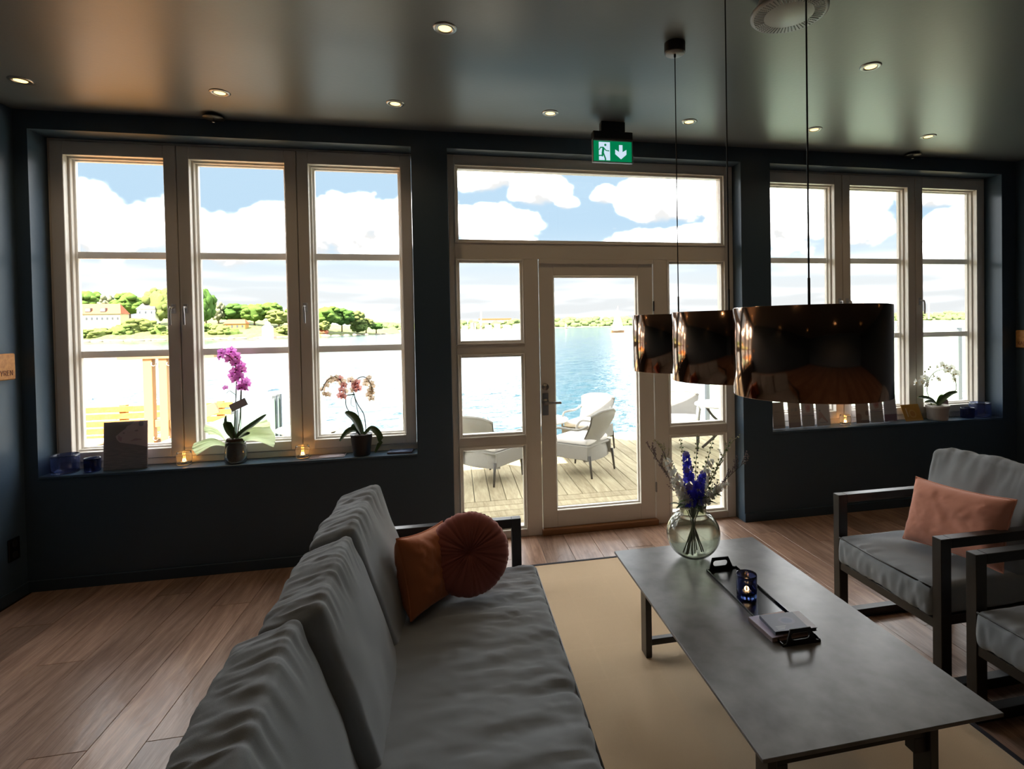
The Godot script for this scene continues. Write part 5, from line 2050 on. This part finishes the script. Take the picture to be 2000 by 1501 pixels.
func round_table(label: String, at: Vector3, r: float, h: float) -> void:
	var t := thing("deck_table", label, "table", at, 0.3, "round deck tables")
	var st := soft()
	lathe(st, [Vector2(0, h - 0.028), Vector2(r - 0.02, h - 0.028), Vector2(r, h - 0.022), Vector2(r, h - 0.006), Vector2(r - 0.006, h), Vector2(0, h)], 44)
	obj("table_top", st, M.table_white, t)
	for k in 3:
		var a := TAU * k / 3.0
		var d := Vector3(cos(a), 0, sin(a))
		st = soft()
		tube(st, smooth_path([d * r * 0.72 + Vector3(0, h - 0.03, 0), d * r * 0.45 + Vector3(0, h * 0.72, 0), d * 0.06 + Vector3(0, h * 0.52, 0), d * r * 0.35 + Vector3(0, h * 0.30, 0), d * r * 0.80 + Vector3(0, 0.01, 0)], 6), 0.017, 8)
		obj("leg", st, M.leg_grey, t)

# ------------------------------------------------------------------ the bay
const SEA := -1.9

func build_bay() -> void:
	build_water()
	build_near_shore()
	build_far_shore()
	build_boats()

func build_water() -> void:
	var n := FastNoiseLite.new()
	n.seed = 3
	n.frequency = 1.0
	n.fractal_octaves = 3
	n.fractal_gain = 0.5
	var st := soft()
	var rows := 330
	var cols := 300
	var v := []
	for j in rows + 1:
		var r := 7.0 * pow(260.0 / 7.0, float(j) / rows)
		var row := []
		for i in cols + 1:
			var az := deg_to_rad(lerpf(-46.0, 64.0, float(i) / cols))
			var x := r * sin(az)
			var z := -r * cos(az)
			var fade := 1.0 - smoothstep(120.0, 250.0, r)
			# crests lie roughly along x, a little slanted
			var y := 0.075 * n.get_noise_2d(x * 0.30 + z * 0.08, z * 0.85) + 0.03 * n.get_noise_2d(x * 1.1 + 30.0, z * 2.4) * (1.0 - smoothstep(30.0, 80.0, r))
			row.append(Vector3(x, SEA + y * fade, z))
		v.append(row)
	for j in rows:
		for i in cols:
			quad(st, v[j][i], v[j][i + 1], v[j + 1][i + 1], v[j + 1][i])
	# the rest of the bay, flat
	var far := []
	for r: float in [260.0, 500.0, 1200.0, 3000.0, 8000.0]:
		var row := []
		for i in 23:
			var az := deg_to_rad(lerpf(-46.0, 64.0, i / 22.0))
			row.append(Vector3(r * sin(az), SEA, -r * cos(az)))
		far.append(row)
	for j in 4:
		for i in 22:
			quad(st, far[j][i], far[j][i + 1], far[j + 1][i + 1], far[j + 1][i])
	for s: Array in [[-46.0, -100.0], [64.0, 118.0]]:
		for i in 6:
			var a0 := deg_to_rad(lerpf(s[0], s[1], i / 6.0))
			var a1 := deg_to_rad(lerpf(s[0], s[1], (i + 1) / 6.0))
			tri_out(st, Vector3(0, SEA, 0), Vector3(sin(a0), 0, -cos(a0)) * 8000.0 + Vector3(0, SEA, 0), Vector3(sin(a1), 0, -cos(a1)) * 8000.0 + Vector3(0, SEA, 0), Vector3(0, SEA - 5000.0, -10))
	var o := obj("bay_water", st, M.water, self)
	o.set_meta("kind", "stuff")
	tag(o, "rippled blue-green water of the bay beyond the deck", "water")

func sphere_bits(st: SurfaceTool, c: Vector3, r: Vector3, n: FastNoiseLite, seg := 9, rings := 6) -> void:
	var v := []
	for j in rings + 1:
		var row := []
		var a := PI * j / rings - PI / 2
		for i in seg:
			var t := TAU * i / seg
			var d := Vector3(cos(a) * cos(t), sin(a), cos(a) * sin(t))
			var k := 1.0 + 0.42 * n.get_noise_3dv(d * 1.6 + c * 0.7)
			row.append(c + d * r * k)
		v.append(row)
	for j in rings:
		for i in seg:
			var i2 := (i + 1) % seg
			quad(st, v[j][i2], v[j][i], v[j + 1][i], v[j + 1][i2])

func crown_mesh(sd: int, count: int) -> ArrayMesh:
	# a leafy crown one unit in radius and two high, standing on y = 0
	var n := fold_noise(sd)
	var r := RandomNumberGenerator.new()
	r.seed = sd
	var st := soft()
	sphere_bits(st, Vector3(0, 1.0, 0), Vector3(0.72, 0.82, 0.72), n, 14, 9)
	for k in count:
		var a := r.randf() * TAU
		var h := r.randf_range(-0.75, 0.95)
		var w := sqrt(maxf(0.05, 1.0 - h * h * 0.9))
		var s := r.randf_range(0.16, 0.34)
		sphere_bits(st, Vector3(cos(a) * w * 0.78, 1.0 + h * 0.82, sin(a) * w * 0.78), Vector3(s, s * 0.85, s), n)
	return made(st)

func tree(label: String, x: float, y: float, z: float, h: float, w: float, crown: ArrayMesh, m: Material, group: String, trunk_share := 0.22) -> void:
	var t := thing("broadleaf_tree", label, "tree", Vector3(x, y - 2.0, z), rng.randf() * TAU, group)
	put("crown", crown, m, t, Vector3(0, 2.0 + h * trunk_share * 0.6, 0), Basis.from_scale(Vector3(w * 1.12, h * (1.0 - trunk_share * 0.6) / 2.0, w * 1.12)))
	var st := soft()
	tube(st, [Vector3.ZERO, Vector3(0, 2.0 + h * 0.45, 0)], [0.5, 0.3], 7)
	obj("trunk", st, M.trunk, t)

func shore_line(x: float) -> float:
	if x < -105.0:
		return -312.0
	return -312.0 - (x + 105.0) * 2.0

func build_near_shore() -> void:
	var n := fold_noise(77)
	n.frequency = 0.03
	var land := structure("shore", Vector3.ZERO, "green wooded shore across the water on the left", "shore")
	var st := soft()
	grid(st, 90, 30, func(u: float, v: float) -> Vector3:
		var x := lerpf(-330.0, -49.0, u)
		var d := 130.0 * (1.0 - v) * (1.0 - v)
		var s := lerpf(1.0, 0.35, smoothstep(-160.0, -50.0, x))
		var y := SEA - 0.4 + 15.5 * (1.0 - exp(-d / 48.0)) * s + 0.8 * n.get_noise_2d(x, d) * minf(1.0, d / 8.0)
		if x > -53.0:
			y = minf(y, SEA + 0.3)
		return Vector3(x, y, shore_line(x) - d))
	obj("slope", st, M.grass, land)
	var r := RandomNumberGenerator.new()
	r.seed = 31
	for k in 46:
		var x := lerpf(-232.0, -52.0, (k + r.randf_range(-0.4, 0.4)) / 45.0)
		st = soft()
		sphere_bits(st, Vector3.ZERO, Vector3(r.randf_range(1.6, 3.6), r.randf_range(0.5, 1.1), r.randf_range(1.0, 2.0)), n, 8, 5)
		obj("rock", st, M.rock, land, Vector3(x, SEA + 0.25, shore_line(x) + r.randf_range(-2.0, 1.0)))
	var ca := crown_mesh(101, 34)
	var cb := crown_mesh(102, 40)
	var cc := crown_mesh(103, 28)
	var g := "trees on the left shore"
	tree("bright green tree behind the left end of the orange-roofed house", -210.2, 10.2, -370, 17.9, 7.8, ca, M.tree_a, g)
	tree("thin pale tree behind the middle of the orange-roofed house", -198.1, 11.4, -365, 13.3, 3.9, cc, M.tree_d, g)
	tree("bright green tree behind the right end of the orange-roofed house", -187.6, 10.7, -368, 15.7, 7.9, cb, M.tree_a, g)
	tree("tall pale olive tree beside the window handle of the left casement", -163.9, 4.8, -350, 23.1, 6.7, cc, M.tree_c, g)
	tree("tall dark green tree at the left edge of the middle casement", -138.2, 4.4, -345, 22.6, 4.7, cb, M.tree_b, g)
	tree("thin pale tree right of the tall dark green one", -137.6, 5.9, -360, 14.3, 3.4, cc, M.tree_d, g)
	tree("round deep green tree above the yellow house", -130.9, 5.8, -365, 13.9, 7.9, ca, M.tree_b, g)
	tree("green tree left of the white waterside kiosk", -118.2, 5.6, -360, 13.2, 6.2, cb, M.tree_a, g)
	tree("green tree straight behind the white waterside kiosk", -111.3, 6.4, -365, 13.8, 6.3, ca, M.tree_a, g)
	tree("light green tree right of the white waterside kiosk", -103.2, 3.8, -355, 11.0, 6.8, cc, M.tree_c, g)
	tree("green tree mostly hidden by the window mullion", -97.4, 3.7, -368, 12.6, 6.4, cb, M.tree_a, g)
	tree("leftmost round tree in the right casement of the left window", -81.4, 3.4, -380, 14.3, 8.1, cb, M.tree_a, g)
	tree("second round tree in the right casement of the left window", -74.6, 2.6, -390, 14.7, 7.7, ca, M.tree_b, g)
	tree("third, olive tree in the right casement of the left window", -68.5, 2.5, -400, 12.7, 6.7, cc, M.tree_c, g)
	tree("low tree near the point of the left shore", -62.3, 1.3, -410, 9.4, 5.5, ca, M.tree_c, g)
	tree("last small tree at the point of the left shore", -56.8, 0.6, -420, 6.4, 4.3, cb, M.tree_b, g)
	var bushes := [[-185.9, -1.0, -322, 6.2, 4.9], [-179.7, -1.0, -325, 6.6, 6.0], [-172.0, -0.9, -328, 8.0, 6.1], [-166.0, 0.7, -335, 10.2, 7.3], [-155.1, -0.8, -330, 7.6, 5.8], [-148.0, -1.4, -325, 4.6, 3.8], [-135.1, 0.1, -335, 7.6, 5.6], [-124.8, -1.4, -328, 7.7, 6.0], [-117.8, -1.5, -326, 5.5, 5.0], [-96.3, -0.8, -345, 6.8, 7.1], [-89.3, -0.1, -352, 8.2, 5.6], [-82.3, 1.8, -372, 6.5, 5.4], [-65.9, 0.3, -402, 7.1, 5.4]]
	var ord := ["first", "second", "third", "fourth", "fifth", "sixth", "seventh", "eighth", "ninth", "tenth", "eleventh", "twelfth", "last"]
	for k in bushes.size():
		var b: Array = bushes[k]
		var t := thing("shore_bush", "%s waterside bush from the left on the wooded shore" % ord[k], "bush", Vector3(b[0], b[1] - 0.6, b[2]), k * 1.3, "bushes along the left shore")
		put("foliage", [ca, cb, cc][k % 3], M.bush_a if k % 2 else M.bush_b, t, Vector3.ZERO, Basis.from_scale(Vector3(b[4] * 1.1, b[3] / 1.9, b[4] * 0.8)))
	house("long cream house with an orange tiled roof and two dormers", Vector3(-189.5, 5.0, -345), 22.0, 8.0, 8.0, 5.4, M.house_cream, M.roof_orange, 2)
	house("white villa with a dark roof right of the orange-roofed house", Vector3(-167.5, 9.5, -347), 8.6, 7.0, 6.0, 3.1, M.white, M.roof_dark, 0)
	house("yellow house with an orange roof above the waterside bushes", Vector3(-121.5, 1.6, -342), 10.5, 6.0, 5.0, 2.3, M.house_yellow, M.roof_orange, 0)
	house("low red boathouse on the waterline", Vector3(-88.5, -2.4, -372), 17.0, 6.0, 3.0, 2.9, M.house_red, M.roof_orange, 0)
	var kiosk := thing("kiosk", "small white waterside kiosk with a cupola on a brick base", "kiosk", Vector3(-98.0, -2.6, -318))
	st = flat()
	bx(st, Vector3(0, 0.9, 0), Vector3(7.2, 1.9, 5.0), 0.1)
	obj("base", st, M.brick, kiosk)
	st = flat()
	bx(st, Vector3(0, 4.1, 0), Vector3(4.4, 4.6, 4.0), 0.1)
	obj("wall", st, M.white, kiosk)
	st = flat()
	bx(st, Vector3(0, 3.6, 2.02), Vector3(1.5, 3.0, 0.1))
	obj("door", st, M.box_grey, kiosk)
	st = soft()
	lathe(st, [Vector2(2.9, 6.3), Vector2(2.3, 7.2), Vector2(1.4, 7.6), Vector2(1.3, 8.4), Vector2(1.5, 8.5), Vector2(0.9, 9.3), Vector2(0.15, 9.7), Vector2(0.0, 10.4)], 12)
	obj("cupola", st, M.white, kiosk)

func house(label: String, at: Vector3, w: float, d: float, h: float, rh: float, wall: Material, roof: Material, dormers: int) -> void:
	var t := thing("house", label, "house", at)
	var st := flat()
	bx(st, Vector3(0, h / 2 - 1.0, 0), Vector3(w, h + 2.0, d))
	obj("wall", st, wall, t)
	st = flat()
	var e := 0.5
	var a := Vector3(-w / 2 - e, h - 0.2, d / 2 + e)
	var b := Vector3(w / 2 + e, h - 0.2, d / 2 + e)
	var c := Vector3(w / 2 + e, h - 0.2, -d / 2 - e)
	var f := Vector3(-w / 2 - e, h - 0.2, -d / 2 - e)
	var r0 := Vector3(-w / 2 + rh * 0.35, h + rh, 0)
	var r1 := Vector3(w / 2 - rh * 0.35, h + rh, 0)
	quad(st, a, b, r1, r0)
	quad(st, c, f, r0, r1)
	tri(st, b, c, r1)
	tri(st, f, a, r0)
	quad(st, f, c, b, a)
	var rf := obj("roof", st, roof, t)
	for k in dormers:
		st = flat()
		var x := lerpf(-w * 0.2, w * 0.12, k)
		bx(st, Vector3(x, h + rh * 0.38, d * 0.36), Vector3(2.6, 2.0, 2.0))
		var dm := obj("dormer", st, M.roof_dark, rf)
		st = flat()
		bx(st, Vector3(x, h + rh * 0.36, d * 0.36 + 1.02), Vector3(1.7, 1.2, 0.06))
		obj("window", st, M.white, rf)
	var n := int(w / 2.4)
	for k in n:
		st = flat()
		bx(st, Vector3(-w / 2 + (k + 0.5) * w / n, h * 0.66, d / 2 + 0.03), Vector3(0.9, minf(1.4, h * 0.3), 0.08))
		obj("window", st, M.window_dark, t)

func build_far_shore() -> void:
	var r := RandomNumberGenerator.new()
	r.seed = 41
	var n := fold_noise(55)
	# x range, z, height of the tree line
	var strips := [["far_shore_left", "low hazy wooded far shore left of the door", -260.0, -60.0, -1500.0, 24.0], ["far_shore_industry", "far shore behind the pale waterfront buildings", -60.0, 220.0, -1500.0, 25.0], ["far_shore_hill", "far green hill behind the white sailing boat", 235.0, 760.0, -1500.0, 32.0], ["far_shore_right", "far wooded shore seen through the right window", 900.0, 2100.0, -1500.0, 33.0]]
	for s: Array in strips:
		var land := structure(s[0], Vector3.ZERO, s[1], "shore")
		var st := soft()
		grid(st, 60, 8, func(u: float, v: float) -> Vector3:
			var x := lerpf(s[2], s[3], u)
			var taper := minf(1.0, minf(u, 1.0 - u) * 10.0)
			var d := 160.0 * (1.0 - v)
			return Vector3(x, SEA - 0.5 + s[5] * 0.62 * smoothstep(0.0, 120.0, d) * taper * (1.0 + 0.25 * n.get_noise_1d(x * 0.01)), s[4] - d))
		obj("slope", st, M.far_green, land)
		st = soft()
		var count := int((s[3] - s[2]) / 2.6)
		for k in count:
			var x := r.randf_range(s[2] + 6.0, s[3] - 6.0)
			var u: float = (x - s[2]) / (s[3] - s[2])
			var taper := minf(1.0, minf(u, 1.0 - u) * 10.0)
			var row := r.randf()
			var d := 14.0 + row * 120.0
			var top: float = s[5] * 0.62 * smoothstep(0.0, 120.0, d) * taper * (1.0 + 0.25 * n.get_noise_1d(x * 0.01))
			var w := r.randf_range(6.0, 11.0)
			sphere_bits(st, Vector3(x, SEA + top + w * 0.4, s[4] - d), Vector3(w, w * 0.8, w), n, 8, 5)
		var wood := obj("woods", st, M.far_green, land)
		wood.set_meta("kind", "stuff")
		st = soft()
		for k in 16:
			var x := lerpf(s[2] + 10.0, s[3] - 10.0, k / 15.0)
			sphere_bits(st, Vector3(x, SEA + 0.3, s[4] + 2.0), Vector3((s[3] - s[2]) / 26.0, 2.2, 5.0), n, 8, 5)
		obj("beach", st, M.rock, land)
	# pale buildings on the waterfront, left to right
	var list := [[-2.0, 20.0, 12.0, "leftmost pale far waterfront building"], [24.0, 16.0, 10.0, "second pale far waterfront building from the left"], [46.0, 14.0, 18.0, "far waterfront building just left of the chimney"], [86.0, 18.0, 11.0, "far waterfront building just right of the chimney"], [110.0, 16.0, 14.0, "far waterfront building third from the right"], [136.0, 20.0, 10.0, "far waterfront building second from the right"], [164.0, 24.0, 12.0, "rightmost far waterfront building"]]
	for b: Array in list:
		var t := thing("far_building", b[3], "building", Vector3(b[0], SEA, -1488.0), 0.0, "pale buildings on the far shore")
		var st := flat()
		bx(st, Vector3(0, b[2] / 2, 0), Vector3(b[1], b[2], 10.0))
		obj("wall", st, M.house_cream, t)
		st = flat()
		for k in int(b[1] / 4.0):
			bx(st, Vector3(-b[1] / 2 + 2.0 + k * 4.0, b[2] * 0.5, 5.05), Vector3(1.8, b[2] * 0.5, 0.2))
		obj("window", st, M.box_grey, t)
	var hall := thing("far_building", "long red-roofed building on the far ridge right of the chimney", "building", Vector3(112.0, 15.0, -1600.0))
	var hs := flat()
	bx(hs, Vector3(0, 5.0, 0), Vector3(92.0, 10.0, 14.0))
	obj("wall", hs, M.house_cream, hall)
	hs = flat()
	bx(hs, Vector3(0, 11.5, 0), Vector3(94.0, 4.0, 16.0))
	obj("roof", hs, M.roof_orange, hall)
	for c: Array in [[Vector3(67.8, SEA, -1492.0), 62.0, 1.5, "tall thin factory chimney on the far shore left of the door"], [Vector3(1498.0, 5.0, -1500.0), 64.0, 1.8, "thin chimney above the far trees in the right window"]]:
		var st := soft()
		lathe(st, [Vector2(c[2] * 1.5, 0), Vector2(c[2], c[1]), Vector2(0, c[1])], 12)
		single("factory_chimney", st, M.brick, c[3], "chimney", c[0])
	var crane := flat()
	for x: float in [-9.0, 9.0]:
		bx(crane, Vector3(x, 12.0, 0), Vector3(1.2, 24.0, 1.2))
	bx(crane, Vector3(0, 24.0, 0), Vector3(22.0, 1.6, 1.6))
	single("gantry_crane", crane, M.rock, "pale gantry frame at the foot of the factory chimney", "crane", Vector3(55.0, SEA, -1480.0))

func build_boats() -> void:
	sailboat("white sailing boat under full sail on the bay", Vector3(79.8, SEA, -265.0), 8.0, 13.4, 0.35)
	sailboat("tiny far sailing boat left of the big one", Vector3(181.0, SEA, -900.0), 9.0, 10.0, 0.8)

func sailboat(label: String, at: Vector3, l: float, h: float, turn: float) -> void:
	var t := thing("sailboat", label, "boat", at, turn)
	var st := soft()
	for side: float in [-1.0, 1.0]:
		grid(st, 14, 5, func(u: float, v: float) -> Vector3:
			var x := lerpf(-l / 2, l / 2, u)
			var w := l * 0.14 * pow(maxf(0.0, sin(PI * clampf(0.12 + 0.88 * u, 0, 1))), 0.7) * (0.25 + 0.75 * v)
			return Vector3(x * (1.0 + 0.06 * v), -0.3 + 1.35 * v, side * w) if side > 0 else Vector3(-x * (1.0 + 0.06 * v) * -1.0, -0.3 + 1.35 * v, -w))
	obj("hull", st, M.hull, t)
	st = flat()
	bx(st, Vector3(-0.1 * l, 1.1, 0), Vector3(l * 0.42, 0.5, l * 0.16), 0.08)
	obj("cabin", st, M.white, t)
	st = soft()
	tube(st, [Vector3(0.05 * l, 0.9, 0), Vector3(0.05 * l, h, 0)], 0.08, 7)
	obj("mast", st, M.hull, t)
	st = soft()
	for side: float in [0.0, 1.0]:
		grid(st, 6, 10, func(a: float, v: float) -> Vector3:
			var u := a if side == 0.0 else 1.0 - a
			var reach := l * 0.52 * (1.0 - v) + 0.15
			return Vector3(0.05 * l - u * reach, lerpf(1.6, h * 0.98, v), 0.35 * sin(PI * u) * (1.0 - v) + side * -0.03))
	obj("mainsail", st, M.sailcloth, t)
	st = soft()
	for side: float in [0.0, 1.0]:
		grid(st, 6, 10, func(a: float, v: float) -> Vector3:
			var u := a if side == 0.0 else 1.0 - a
			var tip := Vector3(0.06 * l, h * 0.86, 0)
			var tack := Vector3(0.50 * l, 1.15, 0)
			var clew := Vector3(-0.02 * l, 1.5, 0.5)
			return tack.lerp(clew, u).lerp(tip, v) + Vector3(0, 0, 0.3 * sin(PI * u) * (1.0 - v) + side * -0.03))
	obj("jib", st, M.sailcloth, t)
